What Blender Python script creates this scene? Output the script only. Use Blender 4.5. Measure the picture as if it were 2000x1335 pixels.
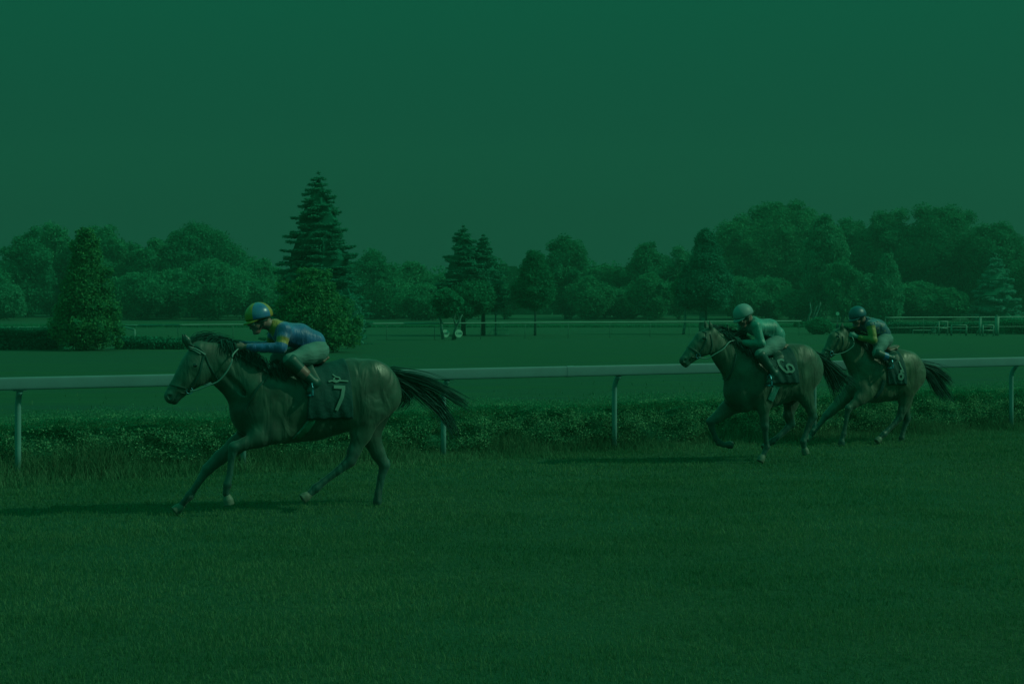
import bpy, math, random
import numpy as np
random.seed(7)
rng = np.random.default_rng(11)
R = math.radians
sc = bpy.context.scene
for o in list(bpy.data.objects):
    bpy.data.objects.remove(o)

# ------------------------------------------------------------------ camera, sky, sun, exposure
HC = 2.15            # eye height
F = 3000.0           # focal length in pixels of the 2000 px wide photograph
HY = 598.0           # horizon row
cam_d = bpy.data.cameras.new('camera')
cam = bpy.data.objects.new('camera', cam_d)
sc.collection.objects.link(cam)
cam.location = (0, 0, HC)
cam.rotation_euler = (R(90), 0, 0)
cam_d.sensor_width = 36
cam_d.lens = 54
cam_d.shift_y = -(667.5 - HY) / 2000
cam_d.clip_end = 3000
sc.camera = cam

SUN_EL, SUN_AZ = 39.0, 5.0      # sun stands to the right, a little on the camera side
world = bpy.data.worlds.new('World')
sc.world = world
world.use_nodes = True
nt = world.node_tree
nt.nodes.clear()
N = nt.nodes.new
L = nt.links.new
wo = N('ShaderNodeOutputWorld')
bg = N('ShaderNodeBackground')
bg.inputs['Strength'].default_value = 0.15
sky = N('ShaderNodeTexSky')
sky.sky_type = 'NISHITA'
sky.sun_disc = False
sky.sun_elevation = R(SUN_EL)
sky.sun_rotation = R(90 + SUN_AZ)
sky.air_density = 1.0
sky.dust_density = 1.5
bw = N('ShaderNodeRGBToBW')
L(sky.outputs[0], bw.inputs[0])
tcw = N('ShaderNodeTexCoord')
sep = N('ShaderNodeSeparateXYZ')
L(tcw.outputs['Generated'], sep.inputs[0])
ramp = N('ShaderNodeValToRGB')
ramp.color_ramp.elements[0].position = 0.0
ramp.color_ramp.elements[0].color = (.0048, .0465, .0262, 1)
ramp.color_ramp.elements[1].position = 1.0
ramp.color_ramp.elements[1].color = (.012, .23, .119, 1)
for p_, c_ in ((.06, (.0045, .0455, .0258)), (.12, (.0038, .0515, .0295)), (.20, (.0030, .0655, .0355)), (.30, (.013, .27, .140)), (.50, (.015, .29, .150))):
    e = ramp.color_ramp.elements.new(p_)
    e.color = (*c_, 1)
L(sep.outputs['Z'], ramp.inputs[0])
mul = N('ShaderNodeMix')
mul.data_type = 'RGBA'
mul.blend_type = 'MULTIPLY'
mul.inputs[0].default_value = 1
L(ramp.outputs[0], mul.inputs[6])
pw = N('ShaderNodeMath')
pw.operation = 'POWER'
pw.inputs[1].default_value = 0.12
L(bw.outputs[0], pw.inputs[0])
L(pw.outputs[0], mul.inputs[7])
gain = N('ShaderNodeMix')
gain.data_type = 'RGBA'
gain.blend_type = 'MULTIPLY'
gain.inputs[0].default_value = 1
gain.inputs[7].default_value = (26.0, 26.0, 26.0, 1)
gain.clamp_result = False
L(mul.outputs[2], gain.inputs[6])
L(gain.outputs[2], bg.inputs[0])
L(bg.outputs[0], wo.inputs[0])

sd = bpy.data.lights.new('sun', 'SUN')
sd.energy = 4.1
sd.angle = R(0.5)
sd.color = (.62, 1.0, .60)
sun = bpy.data.objects.new('sun', sd)
sc.collection.objects.link(sun)
_t = np.array([-math.cos(R(SUN_EL)) * math.cos(R(SUN_AZ)), math.cos(R(SUN_EL)) * math.sin(R(SUN_AZ)), -math.sin(R(SUN_EL))])
from mathutils import Vector, Matrix
sun.rotation_euler = Vector(_t).to_track_quat('-Z', 'Y').to_euler()
sun.location = (60, -10, 60)

vs = sc.view_settings
vs.view_transform = 'Standard'
vs.look = 'None'
vs.exposure = -1.82
vs.gamma = 1
sc.render.resolution_x = 1024
sc.render.resolution_y = 683


# ------------------------------------------------------------------ helpers
def lin(c):
    c = c / 255.0
    return c / 12.92 if c <= .04045 else ((c + .055) / 1.055) ** 2.4


def C(r, g, b, k=1.0):
    """base colour of a standing surface that photographs as (r, g, b) under the green-tinted sun and sky"""
    v = (lin(r) / .115 * k, lin(g) / .32 * k, lin(b) / .18 * k)
    return tuple(min(.9, max(.004, x)) for x in v)


def CG(r, g, b, k=1.0):
    """the same for level ground"""
    v = (lin(r) / .14 * k, lin(g) / .48 * k, lin(b) / .27 * k)
    return tuple(min(.9, max(.004, x)) for x in v)


def mat(name, col, rough=.7, spec=.3, noise=None, bump=None, col2=None, metallic=0, attr=None, attr_cols=None,
        coat=0.0, sheen=0.0, trans=0.0):
    """procedural material; noise=(scale, amount), bump=(scale, strength), attr=face/point attribute driving a ramp"""
    m = bpy.data.materials.new(name)
    m.use_nodes = True
    t = m.node_tree
    n, l = t.nodes, t.links
    b = n['Principled BSDF']
    b.inputs['Roughness'].default_value = rough
    b.inputs['Specular IOR Level'].default_value = spec
    b.inputs['Metallic'].default_value = metallic
    b.inputs['Coat Weight'].default_value = coat
    b.inputs['Sheen Weight'].default_value = sheen
    b.inputs['Base Color'].default_value = (*col, 1)
    src = None
    tc = n.new('ShaderNodeTexCoord')
    if attr:
        a = n.new('ShaderNodeAttribute')
        a.attribute_name = attr
        rp = n.new('ShaderNodeValToRGB')
        els = rp.color_ramp.elements
        k = len(attr_cols)
        els[0].position = attr_cols[0][0]
        els[0].color = (*attr_cols[0][1], 1)
        els[1].position = attr_cols[-1][0]
        els[1].color = (*attr_cols[-1][1], 1)
        for p, c in attr_cols[1:-1]:
            e = els.new(p)
            e.color = (*c, 1)
        l.new(a.outputs['Fac'], rp.inputs[0])
        src = rp.outputs[0]
    if noise:
        nz = n.new('ShaderNodeTexNoise')
        nz.inputs['Scale'].default_value = noise[0]
        nz.inputs['Detail'].default_value = 5
        l.new(tc.outputs['Object'], nz.inputs['Vector'])
        c2 = col2 if col2 else tuple(x * (1 - noise[1]) for x in col)
        if src is None:
            mx = n.new('ShaderNodeMix')
            mx.data_type = 'RGBA'
            mx.inputs[6].default_value = (*col, 1)
            mx.inputs[7].default_value = (*c2, 1)
            rr = n.new('ShaderNodeMapRange')
            rr.inputs[1].default_value = .35
            rr.inputs[2].default_value = .65
            l.new(nz.outputs[0], rr.inputs[0])
            l.new(rr.outputs[0], mx.inputs[0])
            src = mx.outputs[2]
        else:
            mx = n.new('ShaderNodeMix')
            mx.data_type = 'RGBA'
            mx.blend_type = 'MULTIPLY'
            mx.inputs[0].default_value = 1
            rr = n.new('ShaderNodeMapRange')
            rr.inputs[1].default_value = .3
            rr.inputs[2].default_value = .7
            rr.inputs[3].default_value = 1 - noise[1]
            rr.inputs[4].default_value = 1 + noise[1] * .5
            l.new(nz.outputs[0], rr.inputs[0])
            l.new(src, mx.inputs[6])
            l.new(rr.outputs[0], mx.inputs[7])
            src = mx.outputs[2]
    if src is not None:
        l.new(src, b.inputs['Base Color'])
    if bump:
        nb = n.new('ShaderNodeTexNoise')
        nb.inputs['Scale'].default_value = bump[0]
        nb.inputs['Detail'].default_value = 6
        bp = n.new('ShaderNodeBump')
        bp.inputs['Strength'].default_value = bump[1]
        bp.inputs['Distance'].default_value = bump[2] if len(bump) > 2 else .02
        if len(bump) > 3:
            mp = n.new('ShaderNodeMapping')
            mp.inputs['Scale'].default_value = bump[3]
            l.new(tc.outputs['Object'], mp.inputs[0])
            l.new(mp.outputs[0], nb.inputs['Vector'])
        else:
            l.new(tc.outputs['Object'], nb.inputs['Vector'])
        l.new(nb.outputs[0], bp.inputs['Height'])
        l.new(bp.outputs[0], b.inputs['Normal'])
    if trans > 0:
        tr = n.new('ShaderNodeBsdfTranslucent')
        if src is not None:
            l.new(src, tr.inputs[0])
        else:
            tr.inputs[0].default_value = (*col, 1)
        ms = n.new('ShaderNodeMixShader')
        ms.inputs[0].default_value = trans
        l.new(b.outputs[0], ms.inputs[1])
        l.new(tr.outputs[0], ms.inputs[2])
        l.new(ms.outputs[0], n['Material Output'].inputs[0])
    return m


def npmesh(name, V, faces, m=None, parent=None, smooth=False, fattr=None, pattr=None, mi=None):
    """faces: list of (n,k) int arrays; mi: material index per face"""
    me = bpy.data.meshes.new(name)
    V = np.asarray(V, dtype=np.float32)
    faces = [np.asarray(f, dtype=np.int32) for f in faces if len(f)]
    me.vertices.add(len(V))
    me.vertices.foreach_set('co', V.ravel())
    tot = sum(f.size for f in faces)
    nf = sum(len(f) for f in faces)
    me.loops.add(tot)
    me.loops.foreach_set('vertex_index', np.concatenate([f.ravel() for f in faces]))
    me.polygons.add(nf)
    sizes = np.concatenate([np.full(len(f), f.shape[1], dtype=np.int32) for f in faces])
    starts = np.concatenate([[0], np.cumsum(sizes)[:-1]]).astype(np.int32)
    me.polygons.foreach_set('loop_start', starts)
    if mi is not None:
        me.polygons.foreach_set('material_index', np.asarray(mi, dtype=np.int32))
    me.polygons.foreach_set('use_smooth', np.full(nf, smooth, dtype=bool))
    if fattr:
        for k, v in fattr.items():
            a = me.attributes.new(k, 'FLOAT', 'FACE')
            a.data.foreach_set('value', np.asarray(v, dtype=np.float32))
    if pattr:
        for k, v in pattr.items():
            a = me.attributes.new(k, 'FLOAT', 'POINT')
            a.data.foreach_set('value', np.asarray(v, dtype=np.float32))
    me.update()
    me.validate()
    if m is not None:
        for mm in (m if isinstance(m, (list, tuple)) else [m]):
            me.materials.append(mm)
    o = bpy.data.objects.new(name, me)
    sc.collection.objects.link(o)
    if parent is not None:
        o.parent = parent
    return o


def tag(o, label=None, cat=None, group=None, kind=None):
    if label:
        o['label'] = label
    if cat:
        o['category'] = cat
    if group:
        o['group'] = group
    if kind:
        o['kind'] = kind
    return o


def empty(name, loc=(0, 0, 0), rz=0):
    o = bpy.data.objects.new(name, None)
    o.location = loc
    o.rotation_euler = (0, 0, rz)
    o.empty_display_size = .2
    sc.collection.objects.link(o)
    return o


class MB:
    """collects simple solids; build() links ONE mesh object"""
    def __init__(s):
        s.v, s.q, s.t = [], [], []

    def add(s, v, q=(), t=()):
        o = len(s.v)
        s.v += [tuple(p) for p in v]
        s.q += [tuple(i + o for i in f) for f in q]
        s.t += [tuple(i + o for i in f) for f in t]

    def box(s, c, d, rz=0):
        cx, cy, cz = c
        x, y, z = d[0] / 2, d[1] / 2, d[2] / 2
        ca, sa = math.cos(rz), math.sin(rz)
        v = []
        for a, b, e in ((-x, -y, -z), (x, -y, -z), (x, y, -z), (-x, y, -z), (-x, -y, z), (x, -y, z), (x, y, z), (-x, y, z)):
            v.append((cx + a * ca - b * sa, cy + a * sa + b * ca, cz + e))
        s.add(v, [(0, 3, 2, 1), (4, 5, 6, 7), (0, 1, 5, 4), (1, 2, 6, 5), (2, 3, 7, 6), (3, 0, 4, 7)])

    def tube(s, pts, rad, seg=8, flat=None, cap=True):
        """rad: number or list; flat=(sx, sy) cross-section scaling, sx sideways and sy up"""
        P = [Vector(p) for p in pts]
        n = len(P)
        rr = rad if isinstance(rad, (list, tuple)) else [rad] * n
        base = len(s.v)
        vv = []
        for i in range(n):
            d = (P[min(i + 1, n - 1)] - P[max(i - 1, 0)]).normalized()
            up = Vector((0, 0, 1)) if abs(d.z) < .95 else Vector((0, 1, 0))
            sx = d.cross(up).normalized()
            sy = sx.cross(d).normalized()
            fx, fy = flat if flat else (1, 1)
            for k in range(seg):
                a = 2 * math.pi * k / seg
                vv.append(P[i] + sx * math.cos(a) * rr[i] * fx + sy * math.sin(a) * rr[i] * fy)
        q = []
        for i in range(n - 1):
            for k in range(seg):
                a, b = i * seg + k, i * seg + (k + 1) % seg
                q.append((a, b, b + seg, a + seg))
        t = []
        if cap:
            vv += [P[0], P[-1]]
            for k in range(seg):
                t.append((n * seg, (k + 1) % seg, k))
                t.append((n * seg + 1, (n - 1) * seg + k, (n - 1) * seg + (k + 1) % seg))
        s.add(vv, q, t)

    def build(s, name, m, parent=None, smooth=False):
        f = []
        if s.q:
            f.append(np.array(s.q))
        if s.t:
            f.append(np.array(s.t))
        return npmesh(name, np.array(s.v), f, m, parent, smooth)


def px2w(px, Y, py=None, z=None):
    x = (px - 1000) / F * Y
    if z is None:
        z = HC - (py - HY) / F * Y
    return (x, Y, z)


# ---- signed-distance modelling (organic bodies) --------------------------------
class Prim:
    def __init__(s, a, b, va, vb, wa=None, wb=None, k=.03, tag=0.0, cut=False):
        s.a, s.b = np.array(a, float), np.array(b, float)
        s.va, s.vb = va, vb
        s.wa = va if wa is None else wa
        s.wb = (vb if wb is None else wb) if (wb is not None or wa is None) else wa
        s.k, s.tag, s.cut = k, tag, cut

    def dist(s, X, Y, Z):
        ab = s.b - s.a
        L2 = max(ab @ ab, 1e-9)
        px, py, pz = X - s.a[0], Y - s.a[1], Z - s.a[2]
        h = np.clip((px * ab[0] + py * ab[1] + pz * ab[2]) / L2, 0, 1)
        dx, dy, dz = px - ab[0] * h, py - ab[1] * h, pz - ab[2] * h
        v = s.va + (s.vb - s.va) * h
        w = s.wa + (s.wb - s.wa) * h
        f = np.sqrt((dx * dx + dz * dz) / (v * v) + dy * dy / (w * w))
        return (f - 1) * np.minimum(v, w)


def chain(pts, k=.03, tags=None):
    """pts: list of (point, v, w) ; returns a list of Prim"""
    out = []
    for i in range(len(pts) - 1):
        a, b = pts[i], pts[i + 1]
        t = 0.0 if tags is None else (tags[i] if isinstance(tags, (list, tuple)) else tags)
        out.append(Prim(a[0], b[0], a[1], b[1], a[2] if len(a) > 2 else a[1], b[2] if len(b) > 2 else b[1], k, t))
    return out


class Body:
    def __init__(s, prims, h):
        s.prims, s.h = prims, h
        lo = np.min([np.minimum(p.a - max(p.va, p.wa), p.b - max(p.vb, p.wb)) for p in prims if not p.cut], axis=0) - 4 * h - .03
        hi = np.max([np.maximum(p.a + max(p.va, p.wa), p.b + max(p.vb, p.wb)) for p in prims if not p.cut], axis=0) + 4 * h + .03
        n = np.ceil((hi - lo) / h).astype(int) + 1
        s.lo, s.n = lo, n
        ax = [lo[i] + h * np.arange(n[i]) for i in range(3)]
        Fd = np.full(n, .5, dtype=np.float32)
        for p in prims:
            m = p.k + 3 * h + .01
            r = max(p.va, p.vb, p.wa, p.wb)
            l_ = np.minimum(p.a, p.b) - r - m
            h_ = np.maximum(p.a, p.b) + r + m
            i0 = np.clip(np.floor((l_ - lo) / h).astype(int), 0, n)
            i1 = np.clip(np.ceil((h_ - lo) / h).astype(int) + 1, 0, n)
            if np.any(i1 <= i0):
                continue
            X = ax[0][i0[0]:i1[0], None, None]
            Y = ax[1][None, i0[1]:i1[1], None]
            Z = ax[2][None, None, i0[2]:i1[2]]
            d = p.dist(X, Y, Z)
            sl = (slice(i0[0], i1[0]), slice(i0[1], i1[1]), slice(i0[2], i1[2]))
            A = Fd[sl]
            if p.cut:
                B = -d
                hh = np.maximum(p.k - np.abs(A - B), 0)
                Fd[sl] = np.maximum(A, B) + hh * hh / (4 * p.k)
            else:
                hh = np.maximum(p.k - np.abs(A - d), 0)
                Fd[sl] = np.minimum(A, d) - hh * hh / (4 * p.k)
        s.F = Fd

    def value(s, P):
        q = (np.asarray(P, float) - s.lo) / s.h
        q = np.clip(q, 0, s.n - 1.001)
        i = np.floor(q).astype(int)
        f = q - i
        out = 0
        for dx in (0, 1):
            for dy in (0, 1):
                for dz in (0, 1):
                    w = (f[..., 0] if dx else 1 - f[..., 0]) * (f[..., 1] if dy else 1 - f[..., 1]) * (f[..., 2] if dz else 1 - f[..., 2])
                    out = out + w * s.F[i[..., 0] + dx, i[..., 1] + dy, i[..., 2] + dz]
        return out

    def cast(s, o, d, far=.9):
        """outermost surface crossing from o along d"""
        o, d = np.array(o, float), np.array(d, float)
        t = np.linspace(0, far, 180)
        v = s.value(o + d * t[:, None])
        ins = np.where(v < 0)[0]
        if len(ins) == 0:
            return None
        j = ins[-1]
        if j + 1 >= len(t):
            return o + d * t[j]
        f = v[j] / (v[j] - v[j + 1])
        return o + d * (t[j] + f * (t[j + 1] - t[j]))

    def side(s, x, z, sgn=-1):
        """outermost surface point on the near (-1) or far (+1) side at local x, z"""
        ys = np.linspace(.62, 0, 150)
        P = np.stack([np.full(150, x), sgn * ys, np.full(150, z)], 1)
        v = s.value(P)
        ins = np.where(v < 0)[0]
        if len(ins) == 0:
            return None
        j = ins[0]
        if j == 0:
            return ys[0]
        f = v[j - 1] / (v[j - 1] - v[j])
        return ys[j - 1] + f * (ys[j] - ys[j - 1])

    def mesh(s, name, m, parent=None, sigma=.02, smooth_it=1, extra=None):
        Fd = s.F
        ins = Fd < 0
        c = ins[:-1, :-1, :-1].astype(np.int8)
        tot = np.zeros(c.shape, np.int8)
        for dx in (0, 1):
            for dy in (0, 1):
                for dz in (0, 1):
                    tot += ins[dx:dx + c.shape[0], dy:dy + c.shape[1], dz:dz + c.shape[2]]
        act = (tot > 0) & (tot < 8)
        I = np.argwhere(act)
        idx = np.full(act.shape, -1, np.int32)
        idx[act] = np.arange(len(I))
        acc = np.zeros((len(I), 3))
        cnt = np.zeros(len(I))
        cor = [(a, b, e) for a in (0, 1) for b in (0, 1) for e in (0, 1)]
        for a in cor:
            for ax in range(3):
                if a[ax] == 0:
                    b = list(a)
                    b[ax] = 1
                    fa = Fd[I[:, 0] + a[0], I[:, 1] + a[1], I[:, 2] + a[2]]
                    fb = Fd[I[:, 0] + b[0], I[:, 1] + b[1], I[:, 2] + b[2]]
                    x = (fa < 0) != (fb < 0)
                    t = np.where(x, fa / np.where(fa == fb, 1, fa - fb), 0)
                    p = np.array(a, float)[None, :] + (np.array(b, float) - np.array(a, float))[None, :] * t[:, None]
                    acc += p * x[:, None]
                    cnt += x
        V = s.lo + (I + acc / cnt[:, None]) * s.h
        quads = []
        for ax in range(3):
            sl0 = [slice(None)] * 3
            sl1 = [slice(None)] * 3
            sl0[ax] = slice(0, -1)
            sl1[ax] = slice(1, None)
            A, B = ins[tuple(sl0)], ins[tuple(sl1)]
            E = np.argwhere(A != B)
            u, w = (ax + 1) % 3, (ax + 2) % 3
            E = E[(E[:, u] > 0) & (E[:, w] > 0) & (E[:, u] < act.shape[u]) & (E[:, w] < act.shape[w])]
            flip = A[E[:, 0], E[:, 1], E[:, 2]]
            q = []
            for du, dw in ((-1, -1), (0, -1), (0, 0), (-1, 0)):
                e = E.copy()
                e[:, u] += du
                e[:, w] += dw
                q.append(idx[e[:, 0], e[:, 1], e[:, 2]])
            q = np.stack(q, 1)
            q = np.where(flip[:, None], q, q[:, ::-1])
            quads.append(q)
        Q = np.concatenate(quads)
        for _ in range(smooth_it):
            S = np.zeros_like(V)
            K = np.zeros(len(V))
            for a in range(4):
                b = (a + 1) % 4
                np.add.at(S, Q[:, a], V[Q[:, b]])
                np.add.at(K, Q[:, a], 1)
                np.add.at(S, Q[:, b], V[Q[:, a]])
                np.add.at(K, Q[:, b], 1)
            V = V * .5 + S / K[:, None] * .5
        W = np.zeros(len(V))
        T = np.zeros(len(V))
        for p in s.prims:
            if p.cut:
                continue
            d = p.dist(V[:, 0], V[:, 1], V[:, 2])
            w = np.exp(-np.clip(d, -.05, 1) / sigma)
            W += w
            T += w * p.tag
        T = T / np.maximum(W, 1e-12)
        if extra is not None:
            T = extra(V, T)
        return npmesh(name, V, [Q], m, parent, True, pattr={'tone': T})


# ------------------------------------------------------------------ materials
M = {}
M['white'] = mat('white_paint', C(30, 81, 63), .65, .25, noise=(3, .10), bump=(40, .05))
M['post_white'] = mat('white_post', C(34, 92, 70), .6, .3, noise=(4, .15))
M['far_white'] = mat('weathered_white_paint', C(30, 88, 60), .6, .3, noise=(1.5, .2))
M['bark'] = mat('bark', C(16, 66, 44), .9, .1, noise=(3, .4), bump=(12, .6, .05))
M['pale_bark'] = mat('pale_bark', C(30, 86, 60), .9, .1, noise=(2.5, .5), bump=(12, .5, .04))


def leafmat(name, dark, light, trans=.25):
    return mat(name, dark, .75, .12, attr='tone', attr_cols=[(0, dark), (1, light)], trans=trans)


LM = {
    'dark': leafmat('dark_leaf', C(3, 72, 39), C(10, 86, 47), .35),
    'mid': leafmat('mid_leaf', C(5, 76, 41), C(16, 92, 50), .35),
    'yellow': leafmat('yellowish_leaf', C(7, 72, 36), C(24, 92, 42), .35),
    'pale': leafmat('pale_leaf', C(8, 78, 44), C(22, 98, 58), .35),
    'blue': leafmat('bluish_needle', C(6, 82, 50), C(30, 102, 72), .35),
    'needle': leafmat('dark_needle', C(2, 70, 42), C(14, 90, 56), .3),
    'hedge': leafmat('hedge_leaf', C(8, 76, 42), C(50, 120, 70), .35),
    'grass': leafmat('grass_blade', C(12, 64, 30, 1), C(31, 80, 42, 1), .35),
    'long': leafmat('long_grass_blade', C(10, 62, 30, 1.0), C(34, 88, 50, 1.0), .35),
}


# ------------------------------------------------------------------ ground
def gz(x, y):
    """terrain height: level course, a low bank rising behind the far rail"""
    x, y = np.asarray(x, float), np.asarray(y, float)
    def ss(a, b, t):
        t = np.clip((t - a) / (b - a), 0, 1)
        return t * t * (3 - 2 * t)
    return .55 * ss(158, 168, y) + .45 * ss(168, 200, y) + .012 * np.sin(x * .9 + y * .33) * np.exp(-y / 60)


# the hedge and rail line, running back to the right at about 28 degrees
RA, RB = np.array([-6.08, 18.86]), np.array([8.74, 26.90])
RD = (RB - RA) / np.linalg.norm(RB - RA)
RN = np.array([-RD[1], RD[0]])      # points away from the course

ys = np.concatenate([np.linspace(-40, 4, 8), np.linspace(5, 60, 111), np.linspace(61, 220, 160), np.linspace(230, 1500, 24)])
xs = np.concatenate([np.linspace(-900, -130, 10), np.linspace(-120, 120, 121), np.linspace(130, 900, 10)])
GX, GY = np.meshgrid(xs, ys, indexing='ij')
V = np.stack([GX, GY, gz(GX, GY)], -1).reshape(-1, 3)
ny = len(ys)
ii, jj = np.meshgrid(np.arange(len(xs) - 1), np.arange(ny - 1), indexing='ij')
a = (ii * ny + jj).ravel()
Q = np.stack([a, a + ny, a + ny + 1, a + 1], 1)

gm = bpy.data.materials.new('turf')
gm.use_nodes = True
t = gm.node_tree
n, l = t.nodes, t.links
b = n['Principled BSDF']
b.inputs['Roughness'].default_value = .9
b.inputs['Specular IOR Level'].default_value = .1
tc = n.new('ShaderNodeTexCoord')


def nz(scale, mapscale=None, detail=6, rough=.6):
    q = n.new('ShaderNodeTexNoise')
    q.inputs['Scale'].default_value = scale
    q.inputs['Detail'].default_value = detail
    q.inputs['Roughness'].default_value = rough
    if mapscale:
        mp = n.new('ShaderNodeMapping')
        mp.inputs['Scale'].default_value = mapscale
        l.new(tc.outputs['Object'], mp.inputs[0])
        l.new(mp.outputs[0], q.inputs['Vector'])
    else:
        l.new(tc.outputs['Object'], q.inputs['Vector'])
    return q.outputs[0]


def mixc(fac, c1, c2, lo=.35, hi=.65):
    rr = n.new('ShaderNodeMapRange')
    rr.inputs[1].default_value = lo
    rr.inputs[2].default_value = hi
    l.new(fac, rr.inputs[0])
    mx = n.new('ShaderNodeMix')
    mx.data_type = 'RGBA'
    l.new(rr.outputs[0], mx.inputs[0])
    for i, c in ((6, c1), (7, c2)):
        if isinstance(c, tuple):
            mx.inputs[i].default_value = (*c, 1)
        else:
            l.new(c, mx.inputs[i])
    return mx.outputs[2]


near = mixc(nz(9.0), CG(8, 52, 26), CG(18, 64, 34))
near = mixc(nz(.35, (1, .5, 1), 3), near, CG(8, 62, 34), .3, .7)
far = mixc(nz(.30, (.14, 1.6, 1), 4), CG(9, 64, 32), CG(9, 61, 37), .38, .62)
far = mixc(nz(1.2, (.3, 1.2, 1), 5), far, CG(13, 72, 35), .5, .8)
far = mixc(nz(14, None, 4), far, CG(6, 57, 30), .5, .75)
# the infield starts beyond the hedge line
mpx = n.new('ShaderNodeSeparateXYZ')
l.new(tc.outputs['Object'], mpx.inputs[0])
m1 = n.new('ShaderNodeMath'); m1.operation = 'MULTIPLY'; m1.inputs[1].default_value = float(RN[0])
m2 = n.new('ShaderNodeMath'); m2.operation = 'MULTIPLY_ADD'; m2.inputs[1].default_value = float(RN[1])
l.new(mpx.outputs['X'], m1.inputs[0])
l.new(mpx.outputs['Y'], m2.inputs[0])
l.new(m1.outputs[0], m2.inputs[2])
off = float(RA @ RN)
ground_col = mixc(m2.outputs[0], near, far, off + .2, off + 1.6)
l.new(ground_col, b.inputs['Base Color'])
bp = n.new('ShaderNodeBump')
bp.inputs['Strength'].default_value = .7
bp.inputs['Distance'].default_value = .05
l.new(nz(30, None, 5), bp.inputs['Height'])
l.new(bp.outputs[0], b.inputs['Normal'])
ground = npmesh('ground', V, [Q], gm, smooth=True)
tag(ground, kind='structure')


# ---- blades, leaves
def blades(name, P, h, w, lean, m, parent=None, bend=.35):
    """P (n,3) bases; h, w arrays. Each blade two stacked pieces (quad + tip)"""
    k = len(P)
    ang = rng.uniform(0, 2 * np.pi, k)
    d = np.stack([np.cos(ang), np.sin(ang), np.zeros(k)], 1)
    la = rng.uniform(0, 2 * np.pi, k)
    ld = np.stack([np.cos(la), np.sin(la), np.zeros(k)], 1) * (lean * rng.uniform(.2, 1, k) * h)[:, None]
    up = np.zeros((k, 3))
    up[:, 2] = h
    hw = (w / 2)[:, None]
    v0 = P - d * hw
    v1 = P + d * hw
    mid = P + up * .55 + ld * .4
    v2 = mid + d * hw * .7
    v3 = mid - d * hw * .7
    v4 = P + up * (1 - .15 * rng.uniform(0, 1, k))[:, None] + ld
    V = np.stack([v0, v1, v2, v3, v4], 1).reshape(-1, 3)
    i = np.arange(k) * 5
    Q = np.stack([i, i + 1, i + 2, i + 3], 1)
    T = np.stack([i + 3, i + 2, i + 4], 1)
    pt = vnoise(P[:, 0], P[:, 1], .55, 12) * .5 + vnoise(P[:, 0], P[:, 1] * 1.6, 1.7, 14) * .5
    r = np.clip(rng.uniform(0, 1, k) * .6 + (pt - .5) * .9 + .22, 0, 1)
    return npmesh(name, V, [Q, T], m, parent, False, fattr={'tone': np.concatenate([r, r])})


def leaf_arrays(P, size, aspect=.5, updir=None):
    """rhombus leaves at P, random orientation (or hanging along updir)"""
    k = len(P)
    a = rng.normal(size=(k, 3))
    if updir is not None:
        a = a * .45 + updir
    a /= np.linalg.norm(a, axis=1)[:, None]
    c = rng.normal(size=(k, 3))
    c -= (c * a).sum(1)[:, None] * a
    c /= np.linalg.norm(c, axis=1)[:, None]
    s = np.asarray(size).reshape(-1, 1) * np.ones((k, 1))
    v = np.stack([P - a * s * .5, P + c * s * aspect * .5, P + a * s * .5, P - c * s * aspect * .5], 1).reshape(-1, 3)
    i = np.arange(k) * 4
    return v, np.stack([i, i + 1, i + 2, i + 3], 1)


def vnoise(x, y, s, seed=0):
    x, y = np.asarray(x) * s + seed * 13.7, np.asarray(y) * s + seed * 7.1
    return .5 + .25 * (np.sin(x * 1.7 + 1.3 * np.sin(y * 1.1)) + np.sin(y * 2.3 + 1.7 * np.sin(x * .9 + 2)))


# course turf in front of the rail: short blades
def course_points(y0, y1, dens):
    n_ = int(dens * (y1 - y0) * (y1 * .70 + 3.0))
    y = rng.uniform(y0, y1, n_)
    x = rng.uniform(-1, 1, n_) * (y1 * .35 + 1.5)
    keep = (np.abs(x) < y * .35 + 1.4) & (((np.stack([x, y], 1) - RA) @ RN) < .15)
    return x[keep], y[keep]


PX, PY, PH, PW = [], [], [], []
for y0, y1, dn, hh, ww in ((7.9, 11, 3200, .046, .0048), (11, 14.5, 2300, .048, .006), (14.5, 19, 1400, .05, .008), (19, 28, 700, .05, .012)):
    x, y = course_points(y0, y1, dn)
    k = vnoise(x, y, 1.3, 1) * .6 + vnoise(x, y, 4.1, 2) * .4
    keep = rng.uniform(0, 1, len(x)) < .55 + .45 * k
    x, y, k = x[keep], y[keep], k[keep]
    PX.append(x); PY.append(y)
    PH.append(hh * (.5 + .55 * k) * rng.uniform(.6, 1.3, len(x)))
    PW.append(np.full(len(x), ww) * rng.uniform(.7, 1.3, len(x)))
x, y = np.concatenate(PX), np.concatenate(PY)
P = np.stack([x, y, gz(x, y) - .003], 1)
g = blades('grass', P, np.concatenate(PH), np.concatenate(PW), .75, LM['grass'])
tag(g, 'short mown grass blades covering the race course', 'grass', kind='stuff')

# longer grass along the foot of the hedge
k = 52000
u = rng.uniform(-4, 24, k)
v = .12 - np.abs(rng.normal(0, .42, k)) + rng.uniform(-.1, .45, k)
hgt = (.05 + (.20 + .16 * np.exp(-np.clip(u, 0, 99) / 3.5)) * np.exp(-((v - .25) / (.38 + .25 * np.exp(-np.clip(u, 0, 99) / 4))) ** 2)) * (.5 + vnoise(u, v * 2, 1.9, 5)) * rng.uniform(.5, 1.35, k)
pp = RA + np.outer(u, RD) + np.outer(v, RN)
P = np.stack([pp[:, 0], pp[:, 1], gz(pp[:, 0], pp[:, 1]) - .005], 1)
g = blades('long_grass', P, hgt, .009 * rng.uniform(.6, 1.4, k), .7, LM['long'])
tag(g, 'longer unmown grass along the foot of the rail', 'grass', kind='stuff')


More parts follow.
